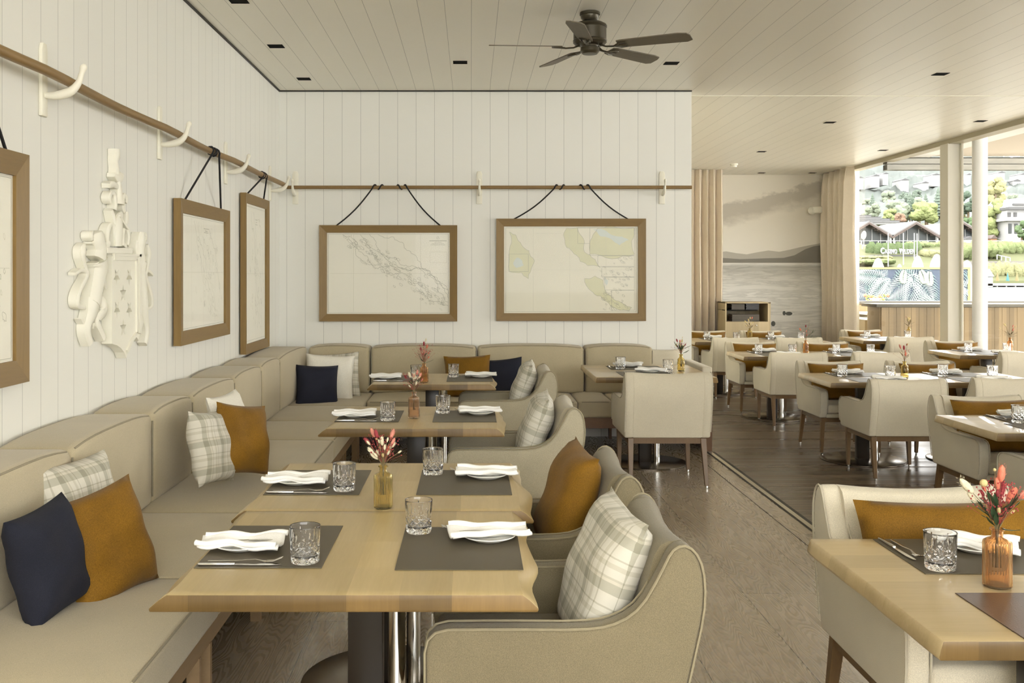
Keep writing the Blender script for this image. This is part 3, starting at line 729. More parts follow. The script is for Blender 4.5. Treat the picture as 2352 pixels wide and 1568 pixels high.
far = [(1600, 604)] + [(1600 + i * 8, 584 - 0 + rnd.uniform(-3, 2) + (0 if i < 14 else -(i - 14) * .45 - 3)) for i in range(38)] + [(1896, 604)]
mur([(1600, 585), (1640, 580), (1668, 577), (1690, 581), (1715, 584), (1740, 579), (1765, 575), (1790, 578), (1815, 573), (1840, 567), (1865, 562), (1893, 557), (1893, 604), (1600, 604)], 1, .001)
mur([(1600, 593), (1660, 592), (1700, 595), (1760, 593), (1800, 592), (1825, 586), (1850, 572), (1870, 565), (1893, 562), (1893, 603), (1600, 603)], 2, .002)
def blob(cx, cy, rx, ry, m=3): mur([(cx + rx * math.cos(a * math.pi / 8), cy + ry * math.sin(a * math.pi / 8)) for a in range(16)], m, .003)
blob(1801, 719, 3.5, 5); blob(1812, 720, 8, 4.2); blob(1776, 743, 5, 6)
tag(b.build('wall_mural', [m_mural, m_mt1, m_mt2, m_duck], smooth=False, recalc=False, weld=False), 'large sepia photo mural of a lake with ducks and hills on far wall', 'wall mural')
def curtain(label, a, c, n_, amp, ph=0):
    a, c = Vector(a), Vector(c); d = (c - a); L = d.length; d.normalize(); nn = Vector((-d.y, d.x, 0))
    b = MB(); M_ = n_ * 12; vs = []
    for k, z in enumerate((CE - .01, CE - .25, 2.2, 1.2, .02)):
        for i in range(M_ + 1):
            s = i / M_; am = amp * (.55 if k == 0 else .9 if k == 1 else 1)
            an = s * n_ * 2 * math.pi + ph + .35 * math.sin(s * 9 + ph)
            p = a + d * (s * L + .018 * math.sin(2 * an)) + nn * (am * math.sin(an) + (.02 * math.sin(k * 2.1 + s * 7)) * (k > 1)); vs.append((p.x, p.y, z))
    fs = [(k * (M_ + 1) + i, k * (M_ + 1) + i + 1, (k + 1) * (M_ + 1) + i + 1, (k + 1) * (M_ + 1) + i) for k in range(4) for i in range(M_)]
    b.add(vs, fs); o = b.build('curtain', m_curt, ang=80); md = o.modifiers.new('s', 'SOLIDIFY'); md.thickness = .004
    return tag(o, label, 'curtain', 'beige floor length curtains')
curtain('beige pleated curtain left of the lake mural beside the white wall', (3.3, 16.45, 0), (4.15, 16.45, 0), 7, .085)
curtain('beige pleated curtain right of the lake mural at the window end', (6.10, 17.25, 0), (6.09, 15.96, 0), 5, .09, 1)
t = thing('wall_speaker', 'white bullet speaker on a bracket over the mural clouds', 'speaker', P(1876, 482, FY - .25))
b = MB(); b.tube([(.0, 0, 0), (-.05, .09, .01), (-.06, .24, .01)], .015, 8); b.build('bracket', m_white, t)
b = MB(); b.obox((.0, 0, 0), .16, .12, .115, (0, 0, .1)); b.build('speaker_body', m_white, t, bevel=.02, seg=3)
b = MB(); b.ell((-.07, .03, -.01), (.07, .06, .07), seg=16, rings=10); b.build('speaker_rear', m_white, t)

def PX(px, Y): return (px - VX) / F * Y
def PZ(py, Y): return CAMZ - (py - VY) / F * Y
m_side = wood('sideboard_oak', (.40, .31, .17), (.56, .46, .29), 2, .085, 0, .5, 9, sv=.15)
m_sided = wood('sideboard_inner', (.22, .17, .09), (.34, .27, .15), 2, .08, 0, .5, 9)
YS = 15.9; x0, x1 = PX(1666, YS), PX(1770, YS); zt = PZ(694, YS)
t = thing('service_sideboard', 'oak service sideboard with open shelves in front of the mural', 'sideboard', ((x0 + x1) / 2, YS, 0))
hx = (x1 - x0) / 2
zs = PZ(738.5, YS); zm = PZ(712, YS)
b = MB(); b.box(-hx, hx, 0, .5, 0, zs); b.build('lower_cabinet', m_side, t, smooth=False)
b = MB(); b.box(-hx, -hx + .02, 0, .5, zs, zt); b.box(hx - .045, hx, 0, .5, zs, zt); b.box(-hx, hx, 0, .5, zt - .018, zt); b.build('hutch_frame', m_side, t, smooth=False, bevel=.002)
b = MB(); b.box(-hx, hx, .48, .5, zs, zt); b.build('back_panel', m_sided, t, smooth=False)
b = MB(); b.box(-hx, hx - .2, .02, .49, zm - .008, zm + .004); b.build('shelf', m_black, t, smooth=False)
b = MB(); b.ell((PX(1737, YS) - (x0 + x1) / 2, -.01, PZ(747, YS)), (.012, .012, .012)); b.build('knob', m_chrome, t)
m_menu = mottled('menu_cover', (.10, .085, .065), .15, 8, .5)
def stack(label, pa, pb, pya, pyb, cnt, m):
    xa, xc = PX(pa, YS), PX(pb, YS); za, zc = PZ(pya, YS), PZ(pyb, YS); h = (zc - za) / cnt
    t = thing('menu_stack', label, 'stack of menus', ((xa + xc) / 2, YS + .15, za))
    for i in range(cnt):
        b = MB(); b.box(-(xc - xa) / 2 + (i % 2) * .006, (xc - xa) / 2, -.08, .12, i * h, i * h + h * .86); b.build('menu_cover', m, t, smooth=False)
stack('dark menu stack on the top sideboard shelf, left', 1683, 1713, 711.3, 698, 5, m_menu)
stack('black menu stack on the top sideboard shelf, right', 1716, 1746, 711.3, 696.5, 5, mottled('menu_black', (.03, .03, .032), .2, 8, .4))
stack('wide menu stack on the lower sideboard shelf', 1684, 1747, 738.3, 722, 7, m_menu)

# ------------------------------------------------------------------ chairs
PROF = [(.035, .355), (.012, .40), (.0, .47), (.0, .555), (.008, .588), (.028, .607), (.06, .615), (.15, .616), (.25, .616), (.36, .615), (.42, .617), (.462, .622), (.49, .63), (.52, .644), (.547, .664), (.572, .694), (.595, .734), (.617, .776), (.63, .803), (.642, .82), (.656, .829),
        (.672, .831), (.688, .824), (.703, .808), (.714, .785), (.721, .755), (.724, .715), (.722, .67), (.714, .62), (.703, .57), (.690, .51), (.676, .45), (.664, .40), (.655, .355)]
def make_chair(m_fabl=m_fabl, m_pipel=m_pipel):
    t = thing('dining_armchair', '', 'armchair')
    yz = lambda p, a: (a, .362 - p[0], p[1])
    for s in (-1, 1): b = MB(); b.prism(PROF, yz, s * .243, s * .31); b.build('side_panel', m_fabl, t, bevel=.014, seg=3, ang=50)
    back = [(.52, .36), (.535, .48), (.56, .60), (.585, .72), (.603, .79), (.62, .818), (.642, .828)] + PROF[21:-1] + [(.654, .36)]
    b = MB(); n_ = 8; vs = []
    for i in range(n_ + 1):
        x = lerp(-.25, .25, i / n_); cv = 1 - (2 * i / n_ - 1) ** 2
        for k, p in enumerate(back):
            top = max(0, (p[1] - .6) / .23)
            vs.append((x, .362 - (p[0] + (.012 * cv if k > 12 else -.012 * cv) * (.4 + .6 * top)), p[1] + (-.012 * cv if p[1] > .75 else 0)))
    m = len(back); fs = [(i * m + k, i * m + (k + 1) % m, (i + 1) * m + (k + 1) % m, (i + 1) * m + k) for i in range(n_) for k in range(m)] + [tuple(range(m)), tuple(range(n_ * m, (n_ + 1) * m))]
    b.add(vs, fs); b.build('backrest', m_fabl, t, ang=50)
    b = MB(); b.box(-.25, .25, -.29, .335, .355, .39); b.build('seat_base', m_fabl, t, bevel=.008)
    b = MB(); b.box(-.238, .238, -.17, .345, .392, .478); o = b.build('seat_cushion', m_fabl, t, bevel=.022, seg=3)
    for s in (-1, 1):
        MB().tube([(s * .31, .362 - d, z) for d, z in PROF[1:-1]], .0034, 5).build('piping', m_pipel, t, ang=60); MB().tube([(s * .243, .362 - d, z) for d, z in PROF[2:18]], .003, 5).build('piping', m_pipel, t, ang=60)
    b = MB(); b.box(-.28, .28, .27, .30, .312, .356); b.box(-.28, .28, -.275, -.245, .312, .356); b.box(-.28, -.25, -.27, .29, .312, .356); b.box(.25, .28, -.27, .29, .312, .356)
    b.build('rail', m_leg, t, smooth=False)
    for sx in (-1, 1):
        for y0, y1 in ((.275, .262), (-.262, -.335)):
            b = MB(); vs = []
            for z, yy, xx, h in ((.352, y0, .262, .021), (.02, y1, .268 if y0 > 0 else .272, .0135)):
                vs += [(sx * xx + a * h, yy + c * h, z) for a, c in ((-1, -1), (1, -1), (1, 1), (-1, 1))]
            b.add(vs, [(0, 1, 2, 3), (4, 7, 6, 5), (0, 4, 5, 1), (1, 5, 6, 2), (2, 6, 7, 3), (3, 7, 4, 0)])
            o = b.build('leg', m_leg, t, bevel=.003, smooth=False)
            f = MB(); f.lathe([(.009, 0), (.010, .004), (.009, .021)], 10, (sx * (.268 if y0 > 0 else .272), y1, 0)); f.build('foot_glide', m_chrome, o)
    return t
G1 = 'beige armchairs along the banquette tables'; G2 = 'beige armchairs around the deck tables'
def make_shaded_tweed(): return make_chair(m_fab, m_pipe2)
m_pipe2 = mottled('piping_shaded', (.30, .26, .17), .12, 60, .9)  # piping darkened along with the shaded cloth
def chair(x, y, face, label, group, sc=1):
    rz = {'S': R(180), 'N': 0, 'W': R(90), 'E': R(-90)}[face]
    k_ = 'shaded_tweed' if face == 'W' and y < 4 else 'mid' if face == 'W' else 'chair'; return inst(k_, {'shaded_tweed': make_shaded_tweed, 'mid': lambda: make_chair(m_fab_halfshade, m_pipe2), 'chair': make_chair}[k_], (x, y, 0), rz, label, group, sc if sc != 1 else None)  # banquette chairs darken towards the camera by cloth colour, as painted shade
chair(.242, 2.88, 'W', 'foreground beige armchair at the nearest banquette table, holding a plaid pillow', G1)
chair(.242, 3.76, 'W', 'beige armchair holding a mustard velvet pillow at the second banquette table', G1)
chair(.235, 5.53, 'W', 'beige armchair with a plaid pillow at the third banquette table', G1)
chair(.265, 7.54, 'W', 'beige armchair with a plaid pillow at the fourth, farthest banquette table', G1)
chair(1.415, 7.475, 'N', 'beige armchair seen from behind at the corner table, standing alone', G1)
chair(1.47, 3.02, 'S', 'foreground armchair facing us behind the near right table', G2)
SC = .91; ab = lambda: 0
RCH = [(3.25, 6.15, 'S', 'armchair facing us behind the table cut by the right edge'), (3.19, 5.18, 'N', 'armchair seen from behind, cut by right edge above the red bouquet'),
       (3.225, 8.72, 'S', 'left armchair facing us in the front deck row'), (4.03, 8.72, 'S', 'right armchair facing us in the front deck row, behind its vase'),
       (3.25, 7.71, 'N', 'large deck armchair seen from behind with a full leg pair visible'), (4.06, 7.79, 'N', 'armchair seen from behind at right half of the front deck row'),
       (3.235, 11.28, 'S', 'left armchair facing us in the middle deck row'), (4.06, 11.28, 'S', 'right armchair facing us in the middle deck row'),
       (3.28, 10.28, 'N', 'left armchair seen from behind in the middle deck row'), (4.13, 10.32, 'N', 'right armchair seen from behind in the middle deck row'),
       (3.25, 13.6, 'S', 'left armchair facing us in the rear deck row before the curtain'), (4.02, 13.6, 'S', 'right armchair facing us in rear deck row before the sideboard'),
       (3.28, 12.66, 'N', 'left armchair seen from behind in the rear deck row'), (4.07, 12.66, 'N', 'right armchair seen from behind in the rear deck row'),
       (5.64, 11.48, 'S', 'armchair facing us at the window table before the round column'), (5.63, 10.36, 'N', 'armchair seen from behind at the right edge window table'),
       (5.50, 13.82, 'S', 'farthest armchair facing us beside the window curtain'), (5.51, 12.78, 'N', 'armchair seen from behind at the farthest window table')]
for x, y, f, lab in RCH: chair(x, y, f, lab, G2, SC)

# ------------------------------------------------------------------ pillows
def pillow_mesh(wd, ht, th, seed, wr=.006):
    rnd = random.Random(seed); b = MB(); n_ = 16; vs = []; ph = [rnd.uniform(0, 6) for _ in range(6)]
    idx = {}
    for sd in (1, -1):
        for j in range(n_ + 1):
            for i in range(n_ + 1):
                u, v = i / n_ * 2 - 1, j / n_ * 2 - 1
                edge = abs(u) == 1 or abs(v) == 1
                if sd == -1 and edge: idx[(sd, i, j)] = idx[(1, i, j)]; continue
                x = u * wd / 2 * (1 - .07 * (1 - v * v) * u * u); z = v * ht / 2 * (1 - .07 * (1 - u * u) * v * v)
                k = ((1 - u ** 4) * (1 - v ** 4)) ** .62
                y = sd * th / 2 * k + wr * k ** .5 * math.sin(u * 5 + v * 3 + ph[0]) * (1 - k * .6) + wr * .8 * math.sin(v * 7 - u * 2 + ph[1]) * (k ** .5)
                # pinched corner creases
                c = max(0, abs(u) + abs(v) - 1.15); y += sd * .012 * c * math.sin(6 * (abs(u) - abs(v)) + ph[2]) * (0 if edge else 1)
                idx[(sd, i, j)] = len(vs); vs.append((x, y, z))
    fs = []
    for sd in (1, -1):
        for j in range(n_):
            for i in range(n_):
                q = [idx[(sd, i, j)], idx[(sd, i + 1, j)], idx[(sd, i + 1, j + 1)], idx[(sd, i, j + 1)]]
                fs.append(tuple(q if sd < 0 else q[::-1]))
    b.add(vs, fs); return b
def pillow(label, mat, loc, wd, ht, th, rz, tilt, roll=0, seed=1, group='throw pillows on the banquette', name='throw_pillow', wr=.006):
    """local -Y is the visible face; rz turns it, tilt leans its top backwards, roll turns it in its own plane"""
    o = pillow_mesh(wd, ht, th, seed, wr).build(name, mat, ang=80)
    M4 = Matrix.Rotation(R(rz), 4, 'Z') @ Matrix.Rotation(R(-tilt), 4, 'X') @ Matrix.Rotation(R(roll), 4, 'Y')
    o.rotation_euler = M4.to_euler(); o.location = loc
    return tag(o, label, 'pillow', group)
def pil_px(label, mat, px, py, Y, *a, **k): return pillow(label, mat, P(px, py, Y), *a, **k)
# rz 0 faces the camera (-Y); rz 90 faces +X
pil_px('dark navy linen pillow leaning in front at the lower left', m_navy, 110, 1287, 3.18, .30, .36, .15, 78, 12, -6, seed=2)
pil_px('mustard velvet pillow beside the nearest navy pillow', m_must, 243, 1250, 3.42, .36, .39, .15, 62, 14, -8, seed=3, wr=.009)
pil_px('grey plaid pillow peeking out behind the nearest mustard pillow', m_plaid, 196, 1180, 3.66, .42, .42, .12, 76, 18, 0, seed=4)
pil_px('grey plaid pillow left of the middle mustard pillow', m_plaid, 486, 1026, 4.85, .36, .36, .13, 78, 12, 6, seed=5)
pil_px('white linen pillow mostly hidden behind the middle mustard pillow', m_linen, 535, 990, 5.25, .40, .42, .12, 82, 18, 0, seed=6)
pil_px('mustard velvet pillow in the middle of the left banquette', m_must, 558, 1008, 5.05, .36, .36, .13, 62, 12, 10, seed=7, wr=.009)
pil_px('dark navy pillow in the banquette corner', m_navy, 728, 887, 8.50, .37, .37, .14, 20, 14, 3, seed=8)
pil_px('white linen pillow in the banquette corner behind the navy pillow', m_linen, 757, 868, 8.74, .43, .42, .13, 12, 16, 4, seed=9)
pil_px('grey plaid pillow in the banquette corner behind the white pillow', m_plaid, 773, 862, 8.96, .42, .41, .11, 0, 14, -4, seed=10)
pil_px('mustard velvet pillow lying on back banquette behind the fourth table', m_must, 1074, 864, 8.90, .42, .38, .14, 0, 16, -2, seed=11)
pil_px('dark navy pillow on back banquette beside a mustard pillow', m_navy, 1155, 868, 8.98, .37, .36, .12, -8, 16, -6, seed=12)
pil_px('small pale cushion at the right end of back banquette beside a vase', m_fabl, 1524, 842, 9.2, .36, .34, .11, 0, 14, 0, seed=13)
G3 = 'pillows on the banquette armchairs'
def chp(label, mat, yc, x=.365, seed=1, rz=-92, z=.672): pillow(label, mat, (x, yc, z), .43, .43, .15, rz, 21, 2, seed, G3)
chp('grey plaid pillow in the foreground armchair', m_plaid, 2.86, .375, 21, -84)
chp('mustard velvet pillow in the armchair at the second banquette table', m_must, 3.76, .36, 22, -84, .68)
chp('grey plaid pillow in the armchair at the third banquette table', m_plaid, 5.53, .35, 23)
chp('grey plaid pillow in the armchair at the fourth banquette table', m_plaid, 7.54, .385, 24)
def mk_mp():
    o = pillow_mesh(.50, .40, .13, 31, .010).build('throw_pillow', m_must, ang=80); return tag(o, 'x', 'pillow')
G4 = 'mustard pillows on the deck armchairs'
pillow('wide mustard velvet pillow in the armchair behind the near right table', m_must, (1.475, 3.07, .655), .56, .36, .15, 0, 17, 0, 33, 'mustard pillows on the right hand armchairs')
base_p = None
for x, y, f, lab in RCH:
    if f != 'S': continue
    lb = 'mustard pillow on the ' + lab.replace(' facing us', '').replace('that ', '')
    args = ((x, y + .045, .60),)
    if base_p is None:
        base_p = mk_mp(); o = base_p
    else: o = dup(base_p)
    o.location = (x, y + .055, .588); o.scale = (.99, 1, .84)
    o.rotation_euler = (Matrix.Rotation(R(-17), 4, 'X')).to_euler(); tag(o, lb, 'pillow', G4)

# ------------------------------------------------------------------ tables
def table(label, x0, x1, y0, y1, zt, fl, bases, mat, seed=1, th=.043, live=0.006, group=None):
    t = thing('dining_table', label, 'table', ((x0 + x1) / 2, (y0 + y1) / 2, 0), 0, group)
    cx, cy = (x0 + x1) / 2, (y0 + y1) / 2; hx, hy = (x1 - x0) / 2, (y1 - y0) / 2
    rnd = random.Random(seed); n_ = 20; top = []; bot = []
    ph = [rnd.uniform(0, 6) for _ in range(8)]
    def wob(s, k): return live * (math.sin(s * 5 + ph[k]) + .6 * math.sin(s * 11 + ph[k + 1]) + .4 * math.sin(s * 23 + ph[k + 2]))
    L = []
    for sd, k in ((-1, 0), (1, 3)):
        row = []
        for i in range(n_ + 1):
            s = i / n_; y = lerp(-hy, hy, s); w_ = wob(s, k); bulge = live * 2.6 * math.exp(-((s - .42) / .13) ** 2) if sd > 0 else 0
            row.append((sd * (hx + w_ * .6), sd * (hx + fl + w_ + bulge), y))
        L.append(row)
    b = MB(); vs = []; 
    for row in L:
        for tx, bx, y in row: vs += [(tx, y, zt), (lerp(tx, bx, .45), y, zt - th * .30), (bx, y, zt - th * .80), (bx * .995, y, zt - th)]
    m = 4; q = (n_ + 1) * m; top_f = []; fs = []; ms = []
    for i in range(n_):
        for k in range(3):
            fs.append((i * m + k, (i + 1) * m + k, (i + 1) * m + k + 1, i * m + k + 1)); fs.append((q + i * m + k, q + i * m + k + 1, q + (i + 1) * m + k + 1, q + (i + 1) * m + k))
        fs.append((i * m, q + i * m, q + (i + 1) * m, (i + 1) * m)); fs.append((i * m + 3, (i + 1) * m + 3, q + (i + 1) * m + 3, q + i * m + 3))
    b.add(vs, fs, 0)
    for i in (0, n_): b.add([vs[i * m + k] for k in range(4)] + [vs[q + i * m + k] for k in range(3, -1, -1)], [tuple(range(8))], 1)
    o = b.build('tabletop', [mat, m_oakend], t, bevel=.0035, seg=2, ang=30)
    for bx_, by in bases:
        bx_ -= cx; by -= cy
        b = MB(); b.box(bx_ - .055, bx_ + .045, by - .03, by + .03, .012, zt - th); b.build('pedestal_post', m_dark, t, bevel=.003)
        b = MB(); b.lathe([(.026, .012), (.026, zt - th)], 24, (bx_ + .085, by - .03, 0)); b.build('pedestal_pole', m_chrome, t)
        b = MB(); b.lathe([(.335, 0), (.338, .003), (.338, .009), (.332, .012), (0, .013)], 72, (bx_, by, 0)); b.build('base_plate', m_plate, t)
        b = MB(); b.box(bx_ - .16, bx_ + .16, by - .14, by + .14, zt - th - .008, zt - th); b.build('mounting_plate', m_black, t, smooth=False)
    return t
ZT = .742; ZR = .681
GT = 'oak tables along the left banquette'; GR = 'oak tables on the dark deck'
tables = {}
table('nearest oak table with a live edge in front of the left banquette', -.745, .13, 2.455, 3.328, ZT, .042, [(-.30, 2.9)], m_oak, 3, live=.007, group=GT)
table('second oak table pushed against the back of the nearest one', -.755, .165, 3.332, 4.178, ZT, .042, [(-.30, 3.76)], m_oak, 7, group=GT)
table('third oak table along the left banquette carrying an amber faceted vase', -.738, .135, 5.11, 5.975, ZT, .042, [(-.30, 5.55)], m_oak, 9, group=GT)
table('fourth oak table along the left banquette, nearest the back banquette', -.71, .14, 7.17, 7.96, ZT, .04, [(-.29, 7.57)], m_oak, 13, group=GT)
table('oak corner table before the right end of the back banquette', .965, 1.89, 7.66, 8.74, ZT, .008, [(1.42, 8.12)], m_oakx, 15, live=.002, group=GT)
table('near right oak table cut by the right edge of the photo', 1.015, 1.95, 2.145, 2.98, ZT, .010, [(1.47, 2.56)], m_oakx, 17, live=.0025)
table('oak table behind the near right one, cut by the right edge', 2.82, 3.68, 5.34, 6.05, ZR, .010, [(3.25, 5.7)], m_oakx, 19, live=.002, group=GR)
for nm, y0, y1 in (('front', 7.855, 8.64), ('middle', 10.36, 11.07), ('rear', 12.62, 13.42)):
    table(f'left oak table of the {nm} deck row', 2.84, 3.688, y0, y1, ZR, .010, [(3.24, (y0 + y1) / 2)], m_oakx, 21, live=.002, group=GR)
    table(f'right oak table of the {nm} deck row', 3.692, 4.56, y0, y1, ZR, .010, [(4.13, (y0 + y1) / 2)], m_oakx, 22, live=.002, group=GR)
table('oak table by the window at the right edge, beside the round column', 5.17, 6.10, 10.53, 11.28, ZR, .010, [(5.64, 10.9)], m_oakx, 25, live=.002, group=GR)
table('farthest oak table beside the window curtain', 5.06, 6.05, 12.85, 13.7, ZR, .010, [(5.5, 13.25)], m_oakx, 27, live=.002, group=GR)

# ------------------------------------------------------------------ tableware
def make_mat():
    b = MB(); b.box(-.225, .225, -.172, .172, 0, .0022); return tag(b.build('place_mat', m_mat, bevel=.0008, seg=1), 'x', 'place mat')
def make_plate():
    b = MB(); b.lathe([(0, .002), (.042, .002), (.046, .0), (.05, .002), (.077, .013), (.080, .0155), (.079, .0175), (.05, .0075), (0, .006)], 48)
    return tag(b.build('side_plate', m_porc, ang=60), 'x', 'plate')
def make_napkin():
    b = MB(); nu, nv = 18, 16; vs = []
    for j in range(nv + 1):
        for i in range(nu + 1):
            u, v = i / nu * 2 - 1, j / nv * 2 - 1
            hw = .052 + .012 * v - .008 * math.cos(v * 4); x = u * hw + .004 * math.sin(v * 5)
            z = .008 + .026 * abs(u) ** 1.5 * (1 - .25 * (u > 0)) + .006 * math.exp(-((u * 1.2 - .2 * math.sin(v * 3)) * 3) ** 2) + .004 * math.sin(v * 6 + u * 3) - .012 * max(0, abs(u) - .82) / .18
            vs.append((x * (1 + .10 * (abs(u) > .95)), v * .118 + .006 * u, z))
    fs = [(j * (nu + 1) + i, j * (nu + 1) + i + 1, (j + 1) * (nu + 1) + i + 1, (j + 1) * (nu + 1) + i) for j in range(nv) for i in range(nu)]
    b.add(vs, fs); o = b.build('folded_napkin', m_nap, ang=80)
    md = o.modifiers.new('s', 'SOLIDIFY'); md.thickness = .007; md.offset = -1
    dg = bpy.context.evaluated_depsgraph_get(); me = bpy.data.meshes.new_from_object(o.evaluated_get(dg)); o.modifiers.clear(); o.data = me
    # rolled hems along both long edges
    q = MB()
    for s in (-1, 1): q.tube([(s * (.050 + .012 * (v) - .008 * math.cos(v * 4)) + .004 * math.sin(v * 5), v * .117, .024 + .003 * math.sin(v * 6 + s * 3)) for v in [k / 8 - 1 for k in range(17)]], .0085, 8)
    r_ = q.build('rolled_hem', m_nap, o, ang=70)
    return tag(o, 'x', 'napkin')
def make_knife():
    t = thing('table_knife', 'x', 'knife')
    b = MB(); b.prism([(-.0045, -.11), (.0045, -.11), (.0055, -.10), (.005, -.01), (-.005, -.01), (-.0055, -.10)], lambda p, a: (p[0], p[1], a), .0005, .0075); b.build('handle', m_steel, t, bevel=.002)
    b = MB(); b.prism([(-.004, -.012), (.004, -.012), (.0075, .03), (.008, .08), (.004, .108), (-.003, .115), (-.005, .10)], lambda p, a: (p[0], p[1], a), .0022, .0036); b.build('blade', m_steel, t, smooth=False)
    return t
def make_fork():
    t = thing('table_fork', 'x', 'fork')
    b = MB(); b.tube([(0, -.10, .004), (0, -.02, .006), (0, .03, .010), (0, .048, .006), (0, .060, .004)], [.0042, .0034, .0026, .0040, .009], 8, sc=(1.2, .35)); b.build('handle', m_steel, t, ang=60)
    b = MB()
    for k in range(4): x = (k - 1.5) * .0052; b.tube([(x * .8, .058, .0045), (x, .08, .006), (x, .105, .016)], [.0019, .0015, .0008], 6)
    b.build('tines', m_steel, t, ang=60)
    return t
def make_bknife():
    b = MB(); b.tube([(0, -.075, .0), (0, 0, .001), (0, .01, .002)], [.0035, .0028, .002], 8, sc=(1, .6)); b.prism([(-.002, .008), (.002, .008), (.008, .03), (.0085, .06), (.0, .078), (-.006, .06)], lambda p, a: (p[0], p[1], a), .001, .0024)
    return tag(b.build('butter_knife', m_steel, ang=50), 'x', 'knife')
def make_glass():
    H = .098; b = MB(); seg = 144; prof = []; nr = 64
    for i in range(nr + 1):
        z = H * i / nr; prof.append((.0385 + .004 * z / H, z))
    def fr(r, z, a, j):
        if j > nr or z < .003: return r - (.002 if z < .003 and j <= nr else 0)
        t = z / H; d = 0
        if t < .50:
            k = 9; p = a * k / (2 * math.pi); q = t * 4.6
            e1 = abs((p + q) % 1 - .5); e2 = abs((p - q) % 1 - .5); d = -.0021 * (max(0, 1 - min(.5 - e1, .5) / .17) + 0) - .0021 * max(0, 1 - (.5 - e2) / .17)
            d = max(d, -.0026)
        elif t < .9:
            k = 18; p = (a * k / (2 * math.pi)) % 1; top = .62 + .26 * (int(a * k / (2 * math.pi)) % 3) / 2
            wd = .32 * max(0, (top - t) / (top - .5)) ** .6 if t < top else 0
            if wd > 0: d = -.0022 * max(0, 1 - abs(p - .5) / wd)
        return r + d
    prof += [(.0420, H + .0012), (.0405, H), (.0392, H - .004), (.0378, .05), (.0350, .022), (.030, .0165), (.015, .0155), (0, .0155)]
    b.lathe(prof, seg, fr=fr)
    return tag(b.build('crystal_tumbler', m_glass, ang=28), 'x', 'drinking glass')
cnt = {}
def item(key, mk, M0, u, v, dz, a, label, group):
    loc = M0[0] + Vector((u * math.cos(M0[1]) - v * math.sin(M0[1]), u * math.sin(M0[1]) + v * math.cos(M0[1]), dz))
    return inst(key, mk, loc, M0[1] + R(a), label, group)
def setting(mx, my, z, face, where, seed, what='mpnkfgb', gu=.165, gv=.12, pu=.035, pv=-.085, na=0):
    rz = {'S': R(180), 'N': 0, 'W': R(90), 'E': R(-90)}[face]; rn = random.Random(seed)
    M0 = (Vector((mx, my, z)), rz)
    if 'm' in what: item('mat', make_mat, M0, 0, 0, .0005, 0, f'dark leather place mat {where}', 'dark leather place mats')
    zz = .003
    if 'p' in what: item('plate', make_plate, M0, pu, pv, zz, 0, f'small white plate under a napkin {where}', 'small white side plates')
    if 'n' in what: item('nap', make_napkin, M0, pu + .01, pv + .0, zz + .006, na + rn.uniform(-5, 5), f'folded white napkin {where}', 'folded white napkins')
    if 'b' in what: item('bk', make_bknife, M0, pu + .004, pv + .01, zz + .0235, na + rn.uniform(-3, 3), f'butter knife on the napkin {where}', 'butter knives on the napkins')
    if 'k' in what: item('knife', make_knife, M0, .205, -.055, zz, rn.uniform(-2, 2), f'steel table knife {where}', 'steel table knives')
    if 'f' in what: item('fork', make_fork, M0, .180, -.045, zz, rn.uniform(-3, 3), f'steel fork beside the knife {where}', 'steel forks')
    if 'g' in what: item('glass', make_glass, M0, gu, gv, zz, seed * 37, f'cut crystal tumbler {where}', 'cut crystal tumblers')
setting(-.573, 2.90, ZT, 'E', 'on banquette side of the nearest table', 1, gu=.168, gv=.118)
setting(-.032, 2.883, ZT, 'W', 'on chair side of the nearest table', 2, gu=.165, gv=.128, pu=.075)
setting(-.573, 3.79, ZT, 'E', 'on banquette side of the second table', 3, gu=.15, gv=.11)
setting(-.025, 3.79, ZT, 'W', 'on chair side of the second table', 4, gu=.15, gv=.125, pu=.07)
setting(-.56, 5.555, ZT, 'E', 'on banquette side of the third table', 5, gu=.165, gv=.11)
setting(-.035, 5.555, ZT, 'W', 'on chair side of the third table', 6, gu=.12, gv=.125, pu=.06)
setting(-.56, 7.575, ZT, 'E', 'on banquette side of the fourth table', 7, gu=-.02, gv=.14)
setting(-.01, 7.575, ZT, 'W', 'on chair side of the fourth table', 8, gu=.1, gv=.125, pu=.06)
setting(1.385, 8.44, ZT, 'S', 'on wall side of the corner table', 9, gu=.135, gv=.10, na=70)
setting(1.40, 7.93, ZT, 'N', 'on near side of the corner table', 10, gu=.20, gv=.17, na=70, pv=.08)
setting(1.42, 2.795, ZT, 'S', 'on far side of the near right table', 11, gu=.165, gv=.128, pu=-.02, pv=-.05, na=60)
inst('matb', lambda: tag(MB().box(-.225, .225, -.172, .172, 0, .0022).build('place_mat', m_matb, bevel=.0008, seg=1), 'x', 'place mat'), (1.421, 2.293, ZT + .0005), 0, 'reddish brown leather place mat at the bottom right corner', None)
setting(3.31, 5.84, ZR, 'S', 'on far side of the table cut by right edge', 12, na=70)
setting(3.26, 5.51, ZR, 'N', 'on near side of the table cut by right edge', 13, what='m')
for i, (nm, y0, y1) in enumerate((('front', 7.855, 8.64), ('middle', 10.36, 11.07), ('rear', 12.62, 13.42))):
    for j, (side, x) in enumerate((('left', 3.27), ('right', 4.11))):
        wb = 'mpnkfg' if i == 0 else 'mpnkg' if i == 1 else 'mpng'
        setting(x, y1 - .18, ZR, 'S', f'on far side of {side} table, {nm} deck row', 20 + i * 4 + j, what=wb, na=75)
        setting(x + .02, y0 + .19, ZR, 'N', f'on near side of {side} table, {nm} deck row', 22 + i * 4 + j, what='mng' if i == 2 else 'mpng', gv=.17, na=75)
setting(5.63, 11.08, ZR, 'S', 'on far side of the window table by the column', 40, na=75, what='mpnkg')
